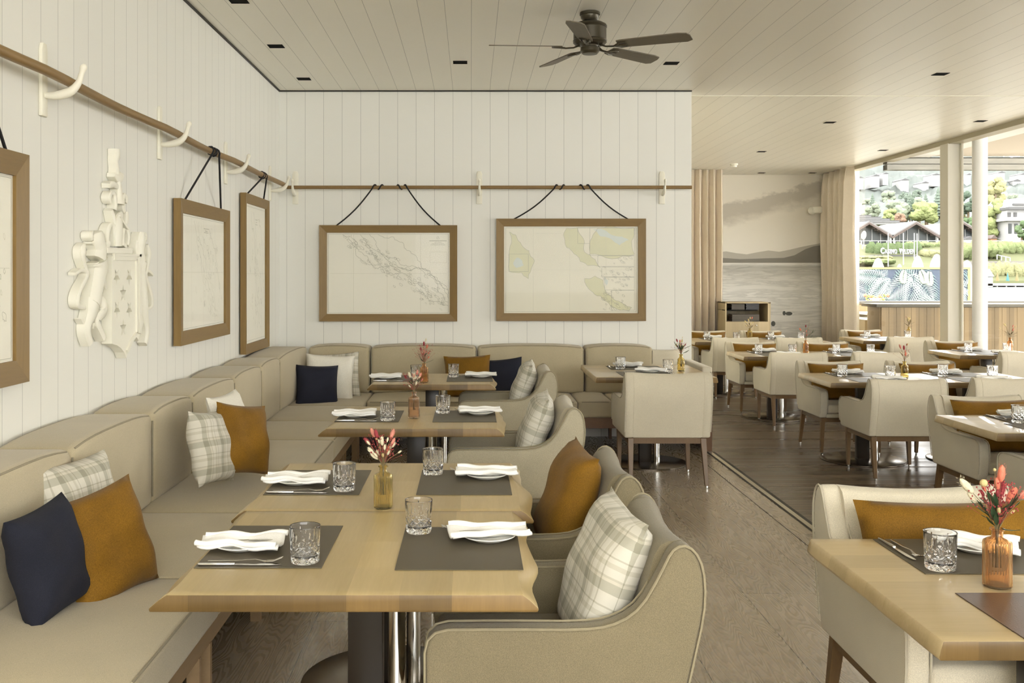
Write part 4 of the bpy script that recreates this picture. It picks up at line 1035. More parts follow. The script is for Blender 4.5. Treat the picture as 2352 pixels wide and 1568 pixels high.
setting(5.66, 10.74, ZR, 'N', 'on near side of the window table by the column', 41, na=75, what='mpng', gu=.22, gv=.2)
setting(5.48, 13.5, ZR, 'S', 'on far side of the farthest window table', 42, na=75, what='mpng')
setting(5.6, 13.08, ZR, 'N', 'on near side of the farthest window table', 43, na=75, what='mng', gu=.26, gv=.3)

# ------------------------------------------------------------------ vases and bouquets
def vmat(name, c, r=.04):
    n = N(name); n.set(c, r, trans=.92, ior=1.25, spec=.9); return n.mat
m_vg = vmat('yellow_glass', (.97, .83, .42)); m_vo = vmat('orange_glass', (.985, .66, .36)); m_vp = vmat('apricot_glass', (.985, .74, .52))
def vase(label, mat, loc, h=.145, r=.031, style='rib', sc=1):
    H = h; k = r / .031
    def fr(rr, z, a, j):
        if z < .004 or z > H * .78 or j > 13: return rr
        if style == 'rib': return rr + .0009 * math.cos(a * 30)
        if style == 'facet': return rr + .0012 * math.cos(a * 12 + z * 420) * math.cos(a * 12 - z * 420)
        return rr
    pr = [(.026, 0), (.0305, .003)] + [(.031, .006 + (H * .74 - .006) * i / 10) for i in range(11)] + [(.0295, H * .78), (.022, H * .82), (.0145, H * .845), (.0125, H * .87), (.0125, H * .95), (.0165, H * .965), (.0170, H * .985), (.0155, H)]
    if style == 'bulge': pr = [(.026, 0), (.030, .003), (.031, .01), (.031, H * .22), (.0275, H * .30), (.031, H * .38), (.031, H * .52), (.0275, H * .58), (.030, H * .66), (.029, H * .72), (.019, H * .78), (.0135, H * .84), (.0125, H * .93), (.0165, H * .96), (.017, H * .985), (.0155, H)]
    inn = [(max(.001, x - .0022), z) for x, z in pr[3:]][::-1] + [(.027, .007), (0, .006)]
    pr = [(x * k, z) for x, z in pr + inn]
    b = MB(); b.lathe(pr, 120 if style != 'bulge' else 48, fr=fr)
    o = b.build('bottle_vase', mat, ang=40); o.location = loc; return tag(o, label, 'vase', 'amber glass bottle vases')
m_stem = mottled('dry_stem', (.20, .15, .07), .3, 40, .8); m_leaf = mottled('eucalyptus_leaf', (.045, .085, .04), .3, 20, .55); m_leafd = mottled('dry_leaf', (.16, .13, .07), .3, 20, .7)
blooms = {'pink': mottled('bunny_tail_pink', (.62, .25, .19), .25, 60, .95, .4, 500), 'wine': mottled('bunny_tail_wine', (.30, .045, .055), .25, 60, .95, .4, 500), 'cream': mottled('bunny_tail_cream', (.72, .66, .48), .12, 60, .95, .4, 500),
          'coral': mottled('bloom_coral', (.75, .22, .14), .2, 60, .9, .4, 500), 'straw': mottled('bloom_straw', (.62, .50, .24), .15, 60, .9, .4, 500), 'berry': mottled('berry_red', (.36, .05, .055), .3, 60, .7)}
def bouquet(label, loc, seed, heads, leaves, hh=.10, spread=.05, berries=30, green=True, stemd=.10, sc=1, long_leaf=False, filler=()):
    """loc = vase mouth; heads = list of (kind, dx, height, length)"""
    rn = random.Random(seed); t = thing('dried_bouquet', label, 'flowers', loc, 0, 'dried flower bouquets in the vases')
    heads = list(heads) + [(rn.choice(filler[1]), rn.gauss(0, spread * .5), hh * rn.uniform(.25, .85), rn.uniform(.012, .022)) for _ in range(filler[0] if filler else 0)]
    b = MB(); tips = []
    for kind, dx, h_, L in heads:
        dy = rn.uniform(-.6, .6) * spread; tip = Vector((dx, dy, h_)); tips.append(tip)
        b.tube([(rn.uniform(-.004, .004) - dx * .12, rn.uniform(-.004, .004), -stemd), (dx * .08, dy * .08, .0), tip.lerp(Vector((0, 0, 0)), .5) + Vector((-dx * .12, 0, 0)), tip], [.0011, .0011, .0009, .0007], 5)
    b.build('stems', m_stem, t, ang=60)
    for (kind, dx, h_, L), tip in zip(heads, tips):
        d = Vector((dx * 1.3, tip.y, h_)).normalized(); rot = d.to_track_quat('Z', 'Y').to_matrix()
        b = MB(); w_ = L * .20
        if kind == 'ball': b.ell(tip, (L / 2,) * 3, seg=12, rings=8); mm = blooms['straw']
        else:
            b.ell(tip + d * L * .35, (w_, w_, L * .55), rot, 12, 9, fn=lambda q: 1 - .22 * max(0, q.z) + .05 * math.sin(q.z * 20 + q.x * 9)); mm = blooms[kind]
            for k in range(60):
                a = rn.uniform(0, 6.28); zz = rn.uniform(-.9, .95); rr = w_ * math.sqrt(1 - zz * zz); p = tip + d * L * .35 + rot @ Vector((rr * math.cos(a), rr * math.sin(a), zz * L * .55))
                e = p + (rot @ Vector((math.cos(a), math.sin(a), 1.3)) * w_ * .45); b.add([p, e, p + rot @ Vector((0, 0, w_ * .12))], [(0, 1, 2)])
        b.build('bloom', mm, t, ang=80, recalc=False)
    for k in range(leaves):
        a = rn.uniform(0, 6.28) if not long_leaf else (-.35 + .5 * math.sin(k)); L = rn.uniform(.026, .042) * sc; el = rn.uniform(.0, .9); st = Vector((0, 0, rn.uniform(.0, hh * .45)))
        d = Vector((math.cos(a) * math.cos(el), math.sin(a) * math.cos(el), math.sin(el))); s_ = d.cross(Vector((0, 0, 1))).normalized() * L * .13; upv = s_.cross(d).normalized()
        p0 = st + d * L * (.25 if not long_leaf else .25 + k * .16)
        b = MB(); vs = []; n_ = 6
        for i in range(n_ + 1):
            q = i / n_; w_ = math.sin(math.pi * (q * .92 + .04)); c = p0 + d * L * q - upv * L * .18 * q * q * (-1)
            vs += [c - s_ * w_ + upv * .0005, c + upv * (.0016 + .10 * L * .1), c + s_ * w_ + upv * .0005]
        fs = []
        for i in range(n_): fs += [(i * 3, i * 3 + 1, i * 3 + 4, i * 3 + 3), (i * 3 + 1, i * 3 + 2, i * 3 + 5, i * 3 + 4)]
        b.add(vs, fs); o = b.build('leaf', m_leaf if green else m_leafd, t, ang=80, recalc=False)
    if berries:
        b = MB()
        for k in range(berries):
            dx = rn.gauss(0, spread * .55); q = Vector((dx, rn.gauss(0, spread * .4), hh * rn.uniform(.35, 1.0)))
            b.ell(q, (.0021, .0021, .0023), seg=6, rings=4)
            if k % 3 == 0: b.tube([(dx * .1, 0, .01), q], .0004, 3)
        tag(b.build('berry_spray', blooms['berry'], t, recalc=False), kind='stuff')
    return t
vase('yellow ribbed glass bottle vase between the two nearest tables', m_vg, (-.297, 3.37, ZT))
bouquet('pink, wine and cream dried bunny tails on the nearest left tables', (-.297, 3.37, ZT + .145), 5,
        [('wine', -.047, .075, .032), ('pink', -.032, .10, .034), ('wine', -.020, .098, .032), ('cream', -.002, .075, .034), ('pink', .028, .098, .036), ('pink', .030, .075, .028), ('cream', -.035, .045, .030), ('cream', -.022, .025, .036), ('cream', .022, .055, .026),
         ('cream', .030, .060, .022), ('coral', .012, .040, .030), ('ball', -.022, .088, .008), ('ball', -.010, .062, .007), ('cream', .006, .058, .022)], 5, berries=110, green=False, filler=(12, ('cream', 'cream', 'pink', 'straw')))
vase('apricot glass vase with diamond facets on the third table', m_vp, (-.315, 5.49, ZT), style='facet')
bouquet('pale pink dried bouquet with a green leaf on the third table', (-.315, 5.49, ZT + .145), 6,
        [('cream', -.02, .085, .035), ('pink', .03, .08, .030), ('cream', .0, .065, .045), ('pink', .015, .095, .028), ('wine', -.045, .075, .024), ('cream', .01, .04, .03), ('pink', .04, .06, .02)], 7, berries=60, filler=(8, ('cream', 'pink')), sc=1.2)
vase('pale orange glass vase on the fourth table', m_vo, (-.344, 7.30, ZT), h=.14)
bouquet('tall deep red dried bouquet with a drooping leaf on the fourth table', (-.344, 7.30, ZT + .14), 7,
        [('wine', .0, .135, .035), ('coral', .02, .115, .03), ('wine', -.02, .10, .03), ('cream', .012, .16, .03), ('pink', .0, .08, .03), ('coral', .03, .07, .02)], 8, berries=120, spread=.06, hh=.14, filler=(8, ('wine', 'coral', 'pink')), sc=1.4)
vase('yellow bulged glass vase on the corner table', m_vg, (1.727, 8.2, ZT), style='bulge', h=.135)
bouquet('mixed dried bouquet with big dark green leaves on the corner table', (1.727, 8.2, ZT + .135), 8,
        [('wine', -.03, .105, .03), ('coral', -.012, .10, .028), ('straw', .008, .10, .03), ('cream', .0, .07, .028), ('straw', .02, .06, .025), ('wine', .03, .075, .02), ('straw', .012, .135, .012)], 10, berries=50, sc=1.8, filler=(10, ('straw', 'wine', 'straw')))
vase('orange ribbed glass bottle vase on the near right table', m_vo, (1.33, 2.52, ZT), h=.149, r=.0335)
bouquet('large red and coral dried bouquet with olive leaves at right edge', (1.33, 2.52, ZT + .149), 9,
        [('cream', -.068, .095, .050), ('cream', -.045, .065, .030), ('ball', -.046, .118, .019), ('ball', -.016, .150, .008), ('coral', -.030, .095, .024), ('coral', .0, .100, .036), ('coral', .006, .125, .045), ('wine', .012, .085, .040), ('coral', .045, .065, .050), ('pink', .06, .075, .030), ('wine', .02, .06, .03)],
        26, hh=.12, spread=.05, berries=200, sc=1.5, filler=(10, ('wine', 'coral', 'pink', 'straw')))
vase('yellow glass vase in the centre of the front deck row', m_vg, (3.58, 8.235, ZR), style='bulge', h=.135)
bouquet('slim pink dried bouquet in the centre of the front deck row', (3.58, 8.235, ZR + .135), 10,
        [('pink', -.03, .11, .04), ('coral', .0, .05, .035), ('wine', .0, .10, .04), ('straw', .02, .135, .02), ('wine', .03, .13, .02), ('cream', -.02, .06, .03), ('pink', .01, .07, .03)], 4, green=False, berries=20)
vase('orange glass vase in the centre of the middle deck row', m_vo, (3.625, 10.8, ZR), style='bulge', h=.14)
bouquet('wild red bouquet with a side branch of green leaves, middle deck row', (3.625, 10.8, ZR + .14), 11,
        [('coral', -.055, .11, .035), ('wine', .0, .145, .03), ('pink', .0, .09, .03), ('pink', .015, .05, .03), ('straw', .02, .12, .02), ('straw', .03, .19, .01)], 12, berries=20, sc=1.6, long_leaf=True)
vase('yellow glass vase in the centre of the rear deck row', m_vg, (3.69, 13.2, ZR), style='rib', h=.14)
bouquet('straw coloured dried bouquet in the rear deck row before the sideboard', (3.69, 13.2, ZR + .14), 12,
        [('straw', -.05, .08, .04), ('straw', -.02, .10, .04), ('straw', .0, .13, .03), ('coral', .03, .13, .03), ('straw', .03, .07, .03), ('straw', -.03, .03, .03), ('straw', .0, .05, .03)], 6, green=False, berries=0, sc=1.5)
vase('orange glass vase on the window table by the round column', m_vo, (6.0, 11.1, ZR), style='bulge', h=.15)
bouquet('spreading dark dried twigs with pale tips on the window table', (6.0, 11.1, ZR + .15), 13,
        [('straw', -.07, .14, .03), ('straw', -.03, .13, .03), ('straw', .04, .12, .02), ('pink', .01, .08, .04), ('pink', .02, .12, .03), ('straw', -.10, .10, .02)], 12, green=False, berries=0, sc=1.6, spread=.08)
vase('small yellow glass vase on the farthest window table', m_vg, (5.98, 13.62, ZR), style='bulge', h=.14)
bouquet('small brown dried bouquet on the farthest window table', (5.98, 13.62, ZR + .14), 14,
        [('straw', -.02, .11, .03), ('straw', .02, .10, .04), ('straw', .0, .08, .03), ('wine', -.03, .13, .015)], 10, green=False, berries=0, sc=1.6)

# ------------------------------------------------------------------ outdoors
m_sof = mottled('soffit_plaster', (.60, .54, .46), .04, 2, .7)
m_conc = mottled('fascia_concrete', (.42, .42, .39), .25, 9, .8, sc=(.4, 1, 3))
m_wht = mottled('outdoor_white', (.80, .80, .78), .03, 3, .6)
m_terr = wood('terrace_boards', (.50, .46, .38), (.62, .57, .48), 0, .14, 1, .6, 5)
b = MB(); b.box(RX + .1, 16, NY, 24, -.25, -.02); struct(b, 'floor_terrace', m_terr, smooth=False)
t = thing('canopy_roof', 'flat outdoor canopy with pale soffit and twin concrete fascia beams outside the glass', 'canopy', (8, 8, 3.28))
def kid2(b, name, mats, par, **k):
    o = b.build(name, mats, par, **k); o.location = -par.location; return o
b = MB(); b.box(6.85, 15, NY, 14.9, 3.30, 3.5); kid2(b, 'soffit', m_sof, t, smooth=False)
b = MB(); b.box(6.33, 6.85, NY, 15.2, 3.285, 3.5); kid2(b, 'edge_beam', m_wht, t, smooth=False)
for z0, z1 in ((3.19, 3.27), (3.10, 3.18)):
    b = MB(); b.box(6.22, 15, 14.9, 15.05, z0, z1); kid2(b, 'fascia_beam', m_conc, t, smooth=False)
b = MB(); b.box(6.3, 15, 14.93, 15.0, 3.10, 3.29); kid2(b, 'fascia_core', m_gap, t, smooth=False)
b = MB(); b.lathe([(.09, -.02), (.09, 3.3)], 32); o = b.build('round_column', m_wht, ang=60); o.location = (6.44, 12.62, 0); tag(o, 'white round steel column just outside the glass', 'column')
m_bar = wood('bar_cladding', (.22, .155, .075), (.34, .255, .14), 2, .118, 0, .5, 6, sv=.3)
m_wfo = mottled('outdoor_capping', (.125, .118, .095), .04, 3, .5)
YB = 15.6
t = thing('outdoor_bar', 'wood clad outdoor bar counter with a pale slab top behind the window', 'bar counter', (8, YB, 0))
b = MB(); 
for i in range(34):
    x = 6.42 + i * .118; b.box(x + .002, x + .116, YB, YB + .03, -.02, 1.02)
kid2(b, 'board_cladding', m_bar, t, smooth=False)
b = MB(); b.box(6.40, 10.5, YB + .03, YB + .5, -.02, 1.02); kid2(b, 'counter_body', m_bar, t, smooth=False)
b = MB(); b.box(6.32, 10.6, YB - .06, YB + .55, 1.025, 1.075); kid2(b, 'counter_top', m_wfo, t, bevel=.006)
YL = 17.6
t = thing('terrace_ledge', 'pale ledge wall running behind the outdoor bar', 'ledge', (9, YL, 0))
b = MB(); b.box(6.4, 15, YL, YL + .35, 1.02, 1.065); kid2(b, 'ledge_cap', m_wfo, t, smooth=False)
b = MB(); b.box(6.4, 15, YL + .05, YL + .3, -.02, 1.02); kid2(b, 'ledge_wall', m_bar, t, smooth=False)
t = thing('tray_shelf', 'brown service cabinet with two white trays left of the outdoor bar', 'cabinet', (PX(2004, 16.8), 16.8, 0))
xa, xc = PX(1984, 16.8), PX(2030, 16.8)
b = MB(); b.box(xa + .02, xc, 16.8, 17.3, -.02, PZ(735, 16.8)); kid2(b, 'cabinet_body', m_bar, t, smooth=False)
for py in (720, 732):
    b = MB(); b.box(xa, xc, 16.72, 17.3, PZ(py + 2.5, 16.8), PZ(py - 2.5, 16.8)); kid2(b, 'tray', m_wht, t, bevel=.01)
b = MB(); b.box(xa + .03, xc, 17.28, 17.32, PZ(735, 16.8), 1.0); kid2(b, 'back_panel', m_bar, t, smooth=False)
# leafy banner
YN = 22.0
m_ban = mottled('banner_ground', (.036, .05, .078), .15, 1.5, .7); m_l1 = mottled('banner_leaf_pale', (.20, .255, .25), .1, 3, .7); m_l2 = mottled('banner_leaf_mid', (.10, .15, .155), .15, 3, .7); m_l3 = mottled('banner_leaf_cream', (.22, .25, .19), .06, 3, .7)
m_yel = mottled('banner_frame', (.19, .165, .07), .05, 3, .6)
t = thing('printed_screen', 'terrace screen printed with pale palm leaves in a yellow frame', 'screen', (9.7, YN, 0))
bx0, bx1, bz0, bz1 = 8.2, PX(2222, YN), .86, PZ(618, YN)
b = MB(); b.box(bx0, bx1, YN, YN + .05, bz0, bz1, 0); rn = random.Random(4)
def inb(p): return (min(max(p[0], bx0), bx1), min(max(p[1], bz0), bz1))
def frond(cx, cz, L, ang, n_, m, w_, dy, bend=.6, ll=.42):
    """a feather palm leaf: curved rib with narrow leaflets on both sides"""
    pts = []; a = ang; x, z = cx, cz
    for k in range(n_ + 1):
        pts.append((x, z, a)); x += math.cos(a) * L / n_; z += math.sin(a) * L / n_; a -= bend / n_ * (1 if math.cos(ang) > 0 else -1)
    for k, (x, z, a) in enumerate(pts):
        t_ = k / n_; LL = L * ll * math.sin(math.pi * (.18 + .78 * t_)) 
        for sd in (-1, 1):
            b_ = a + sd * lerp(1.15, .45, t_); dx, dz = math.cos(b_), math.sin(b_); ww = w_ * (1.1 - .4 * t_)
            tip = (x + dx * LL, z + dz * LL - .12 * LL); mid = (x + dx * LL * .45, z + dz * LL * .45)
            poly = [inb(q) for q in ((x, z), (mid[0] - dz * ww, mid[1] + dx * ww), tip, (mid[0] + dz * ww, mid[1] - dx * ww))]
            b.add([(q[0], YN - .002 - dy, q[1]) for q in poly], [(0, 1, 2, 3)], m)
        dy += 2e-5
for i in range(26): frond(rn.uniform(bx0, bx1), rn.uniform(bz0 - .1, bz1), rn.uniform(.45, .75), rn.uniform(0, 6.28), 12, rn.choice((1, 2, 2, 2)), .011, .002 + i * .0009)
for i, (x, z, L, a, m) in enumerate(((9.75, 1.55, .75, -90, 1), (9.7, 1.5, .7, -35, 1), (9.7, 1.5, .7, -150, 1), (10.6, 1.5, .7, -60, 1), (9.1, 1.45, .7, -120, 1), (9.1, 1.45, .65, 160, 1), (10.7, 1.2, .6, 20, 1), (8.8, 1.0, .6, 60, 1), (10.2, 1.0, .7, -160, 1), (9.9, 1.63, .3, -60, 3), (9.55, 1.63, .28, -110, 3), (10.1, 1.6, .3, -100, 3))):
    frond(x, z, L, R(a), 16, m, .014 if m == 1 else .016, .03 + i * .0012, .5, .45)
kid2(b, 'print_panel', [m_ban, m_l1, m_l2, m_l3], t, smooth=False, recalc=False, weld=False)
b = MB(); b.box(bx0, bx1 + .06, YN - .02, YN + .06, bz1, bz1 + .045); b.box(bx1, bx1 + .06, YN - .02, YN + .06, -.02, bz1); b.box(bx0, bx0 + .05, YN - .02, YN + .06, -.02, bz1); kid2(b, 'screen_frame', m_yel, t, smooth=False)
t = thing('flower_planter', 'red geraniums in front of the palm leaf screen', 'flowers', P(2010, 697, 18.0))
b = MB(); b.lathe([(.07, 0), (.09, .10), (0, .10)], 16); b.build('pot', m_wht, t)
rn = random.Random(5)
for k in range(9):
    c = (rn.uniform(-.2, .26), rn.uniform(-.05, .05), rn.uniform(.03, .16)); b = MB(); b.ell(c, (.035, .03, .03), seg=8, rings=6, fn=lambda q: 1 + .3 * math.sin(q.x * 9 + q.z * 11)); b.build('bloom', blooms['coral'], t)
b = MB()
for k in range(26):
    c = Vector((rn.uniform(-.15, .18), rn.uniform(-.05, .05), rn.uniform(.04, .17))); b.ell(c, (.025, .02, .012), seg=6, rings=4)
b.build('foliage', mottled('planter_leaves', (.30, .36, .10), .3, 20, .8), t)
m_tent = mottled('parasol_canvas', (.3, .3, .3), .02, 4, .8)
def folded(px, py0, wpx, lab, Y=26):
    t = thing('folded_parasol', lab, 'parasol', (PX(px, Y), Y, -.02), 0, 'white folded parasols behind the printed screen')
    H = PZ(py0, Y) + .02; w_ = wpx / F * Y / 2
    b = MB(); b.lathe([(w_ * 1.05, H - .75), (w_ * 1.05, H - .35), (w_ * .9, H - .22), (w_ * .55, H - .08), (w_ * .3, H - .02), (0, H)], 20, fr=lambda r, z, a, j: r * (1 + .08 * math.sin(a * 7))); b.build('canopy', m_tent, t, ang=60)
    b = MB(); b.lathe([(.025, 0), (.025, H - .5)], 12); b.build('pole', m_wht, t)
    b = MB(); b.lathe([(.25, 0), (.25, .05), (0, .05)], 24); b.build('base', m_conc, t)
folded(2017, 592, 26, 'leftmost white folded parasol above the printed screen'); folded(2066, 606, 18, 'lowest white folded parasol above the screen centre')
folded(2108, 587, 24, 'white folded parasol below the casino lettering'); folded(2152, 583, 28, 'white folded parasol beside the window post')
folded(2221, 597, 26, 'rightmost white folded parasol between post and round column')

# lake
n = N('lake_water'); v = n.coord('World'); n.set((.028, .040, .031), .25, spec=.06); n.bump(n.noise(n.scaled(v, (.5, 1.2, 1)), 1.2, 3), .35, .1); m_water = n.mat
b = MB(); b.box(-60, 160, 24.2, 178.4, -2, -.3); tag(b.build('lake_water', m_water, smooth=False), 'green lake water between the terrace and the far shore', 'water', kind='stuff')
# hillside
def terr(x, y):
    pts = [(178, -.5), (178.6, .5), (184, 2.4), (192, 4.6), (200, 7.6), (232, 8.6), (262, 15), (330, 26), (430, 40), (560, 62), (700, 84)]
    for (a, za), (c, zc) in zip(pts, pts[1:]):
        if y <= c: return lerp(za, zc, max(0, (y - a) / (c - a)))
    return pts[-1][1]
n = N('shore_lawn'); v = n.coord('World'); f = n.noise(v, .15, 4); m_lawn = n.set(n.mix(f, (.055, .063, .022), (.080, .084, .038)), .9)
b = MB(); ys = [178, 178.6, 184, 192, 200, 216, 232, 247, 262]; xs = [20 + i * 8 for i in range(17)]
b.add([(x, y, terr(x, y)) for y in ys for x in xs], [(j * 17 + i, j * 17 + i + 1, (j + 1) * 17 + i + 1, (j + 1) * 17 + i) for j in range(8) for i in range(16)])
struct(b, 'ground_shore', m_lawn, recalc=False)
n = N('hazed_hill_forest'); v = n.coord('World'); f = n.noise(v, .035, 5, .6); f2 = n.noise(v, .25, 3)
k = n.mix(f, (.034, .048, .041), (.060, .068, .064)); k = n.mix(n.math('MULTIPLY', f2, .5), k, (.068, .075, .073)); m_hill = n.set(k, .95)  # pale grey-greens put the haze into the hill colour
from mathutils import noise as mn
b = MB(); nx, ny = 150, 56
vs = []
for j in range(ny + 1):
    y = lerp(258, 700, (j / ny) ** 1.3)
    for i in range(nx + 1):
        x = lerp(.30 * y, .60 * y, i / nx); q = mn.noise(Vector((x * .11, y * .09, 0))); q2 = mn.noise(Vector((x * .35, y * .3, 3)))
        vs.append((x, y, terr(x, y) + 2.6 * q * (y / 300) + 1.8 * abs(q2) * (y / 300) + 6 * mn.noise(Vector((x * .012, y * .012, 5)))))
b.add(vs, [(j * (nx + 1) + i, j * (nx + 1) + i + 1, (j + 1) * (nx + 1) + i + 1, (j + 1) * (nx + 1) + i) for j in range(ny) for i in range(nx)])
tag(b.build('hillside_forest', m_hill, ang=80, recalc=False), 'hazy wooded hillside rising behind the casino', 'forest', kind='stuff')
def hazed_leafm(name, c):
    g_ = sum(c) / 3; c = tuple((x * .72 + g_ * .28) * .42 for x in c)  # greyed towards the mean: distance haze painted into the leaf colour
    n = N(name); v = n.coord(); f = n.noise(v, 1.4, 4, .7); n.set(n.mix(f, tuple(x * .55 for x in c), tuple(min(1, x * 1.5) for x in c)), .95, spec=.1); n.bump(n.noise(v, 3, 3), .8, .3); return n.mat
LM = {'lime': hazed_leafm('foliage_lime', (.42, .50, .14)), 'green': hazed_leafm('foliage_green', (.17, .28, .11)), 'dark': hazed_leafm('foliage_dark', (.13, .20, .13)), 'grey': hazed_leafm('foliage_grey', (.20, .27, .20)), 'pale': hazed_leafm('foliage_pale', (.38, .46, .30)), 'rust': hazed_leafm('foliage_rust', (.42, .24, .14)), 'gold': hazed_leafm('foliage_gold', (.52, .50, .18))}
m_trunk = mottled('tree_trunk', (.12, .09, .06), .3, 3, .9)
def tree(px, ptop, pbase, wpx, Y, kind, mat, lab, seed, grp='trees on the far shore'):
    rn = random.Random(seed); x = PX(px, Y); zb = PZ(pbase, Y); H = (pbase - ptop) / F * Y; w_ = wpx / F * Y / 2
    t = thing('tree' if kind == 'round' else 'conifer', lab, 'tree', (x, Y, zb), 0, grp)
    b = MB()
    if kind == 'round':
        for k in range(24):
            a = rn.uniform(0, 6.28); zz = rn.uniform(.22, .90); rr = w_ * .72 * math.sqrt(max(.05, 1 - ((zz - .5) / .52) ** 2)) * rn.uniform(.5, 1); s = w_ * rn.uniform(.24, .42); o_ = rn.uniform(0, 9)
            b.ell((rr * math.cos(a), rr * math.sin(a) * .8, zz * H), (s, s, min(s * .9, H * .2)), seg=14, rings=10, fn=lambda q: 1 + .38 * mn.noise(q * 3.2 + Vector((o_, 0, 0))) + .25 * mn.noise(q * 9 + Vector((o_, 0, 0))))
    else:
        L = 9
        for k in range(L):
            z0 = H * (.12 + .80 * k / L); r = w_ * (1 - k / L) ** .8 + .1; o_ = rn.uniform(0, 9)
            b.lathe([(r * .1, z0 + H * .02), (r, z0 - H * .01), (r * .55, z0 + H * .07), (.02, z0 + H * .17)], 16, fr=lambda rr, z, a, j: rr * (1 + .28 * math.sin(a * 5 + o_ + k) * (j < 2)))
    b.build('crown', mat, t, ang=80, weld=False, recalc=False)
    b = MB(); b.tube([(0, 0, -.8), (0, 0, H * .55)], w_ * .10 + .05, 8); b.build('trunk', m_trunk, t)
TR = [(2001, 470, 505, 40, 262, 'round', 'pale', 'pale green tree above the stepped roofs at left'), (2004, 442, 495, 22, 300, 'conifer', 'grey', 'grey conifer on the hill behind the stepped roofs'),
      (2060, 462, 515, 62, 255, 'round', 'pale', 'pale broad tree right of the stepped roofs'), (2045, 480, 514, 34, 250, 'round', 'lime', 'small lime tree right behind the rust shrub'),
      (2090, 440, 505, 30, 270, 'conifer', 'grey', 'tall grey conifer left of the dark one'), (2095, 450, 512, 20, 262, 'conifer', 'dark', 'slim dark conifer behind the middle gable'),
      (2112, 455, 510, 48, 275, 'round', 'pale', 'pale golden tree behind the slim dark conifer'), (2128, 466, 514, 72, 252, 'round', 'lime', 'bright lime tree above the middle gable'),
      (2126, 442, 500, 24, 300, 'conifer', 'grey', 'hazy conifer between pale tree and post'), (2155, 428, 505, 34, 290, 'conifer', 'grey', 'hazy conifer beside the dark window post'),
      (2068, 490, 514, 30, 240, 'round', 'rust', 'rust coloured shrub behind the pavilion roofs'),
      (2224, 436, 535, 44, 246, 'round', 'dark', 'dark green tree between post and round column'), (2222, 500, 545, 40, 236, 'round', 'green', 'fresh green tree low between post and column'),
      (2214, 455, 540, 22, 255, 'round', 'gold', 'golden leaf tree just right of the window post'),
      (2286, 402, 500, 52, 252, 'round', 'gold', 'tall golden tree right of the round column'), (2290, 455, 558, 66, 240, 'round', 'lime', 'large lime green tree below the golden one'),
      (2312, 480, 560, 50, 244, 'round', 'pale', 'pale green tree before the white villa'), (2326, 470, 500, 30, 262, 'round', 'gold', 'golden tree top behind the white villa roof'), (2347, 505, 560, 34, 214, 'round', 'green', 'dark shrub tree in front of the villa at right edge'),
      (2252, 430, 545, 40, 250, 'round', 'lime', 'lime tree hidden behind the round column')]
for i, (a, c, d_, e, Y, kd, mt, lab) in enumerate(TR): tree(a, c, d_, e, Y, kd, LM[mt], lab, 50 + i)
ORD = ['first', 'second', 'third', 'fourth', 'fifth', 'sixth', 'seventh', 'eighth', 'ninth', 'tenth', 'eleventh', 'twelfth', 'thirteenth', 'fourteenth', 'fifteenth', 'sixteenth', 'seventeenth', 'eighteenth', 'nineteenth', 'twentieth'] + ['twenty ' + x for x in ('first', 'second', 'third', 'fourth', 'fifth', 'sixth')]
rn = random.Random(77); wh = ['leftmost', 'second', 'third', 'fourth', 'fifth', 'sixth', 'seventh', 'eighth']
for i in range(26):
    px = 1968 + i * 15.5 + rn.uniform(-4, 4); pb = 455 + rn.uniform(-22, 30); Y = 330 + (485 - pb) * 4
    tree(px, pb - rn.uniform(22, 40), pb, rn.uniform(24, 42), Y, 'conifer' if rn.random() < .3 else 'round', LM['grey' if rn.random() < .6 else 'pale'], f'hazy grey green tree on the wooded hillside, {ORD[i]} from the left', 200 + i, 'hazy trees on the hillside')
m_hw = mottled('villa_wall', (.27, .27, .27), .03, 1, .7); m_rf = mottled('grey_roof', (.06, .06, .062), .12, .5, .7); m_dg = mottled('dark_glazing', (.022, .028, .03), .3, .6, .3, spec=.3)
for i, (px, pb, wp, hp) in enumerate(((1975, 412, 20, 8), (2012, 408, 22, 9), (2034, 402, 16, 7), (2078, 418, 26, 10), (2125, 424, 22, 9), (2150, 405, 24, 8), (2225, 404, 14, 7), (2300, 400, 22, 8), (2335, 420, 24, 10), (2350, 404, 20, 8))):
    Y = 400; t = thing('hillside_house', f'small white house among the hillside trees, {ORD[i]} from the left', 'house', (PX(px, Y), Y, PZ(pb, Y)), 0, 'white houses on the hillside')
    w_, h_ = wp / F * Y / 2 * .7, hp / F * Y * .75
    b = MB(); b.box(-w_, w_, 0, 8, -4, h_ * .6); b.build('wall', m_hw, t, smooth=False)
    b = MB(); b.prism([(-w_ * 1.15, h_ * .6), (w_ * 1.15, h_ * .6), (0, h_ * 1.15)], lambda p, a: (p[0], a, p[1]), -.5, 8.5); b.build('roof', m_rf, t, smooth=False)
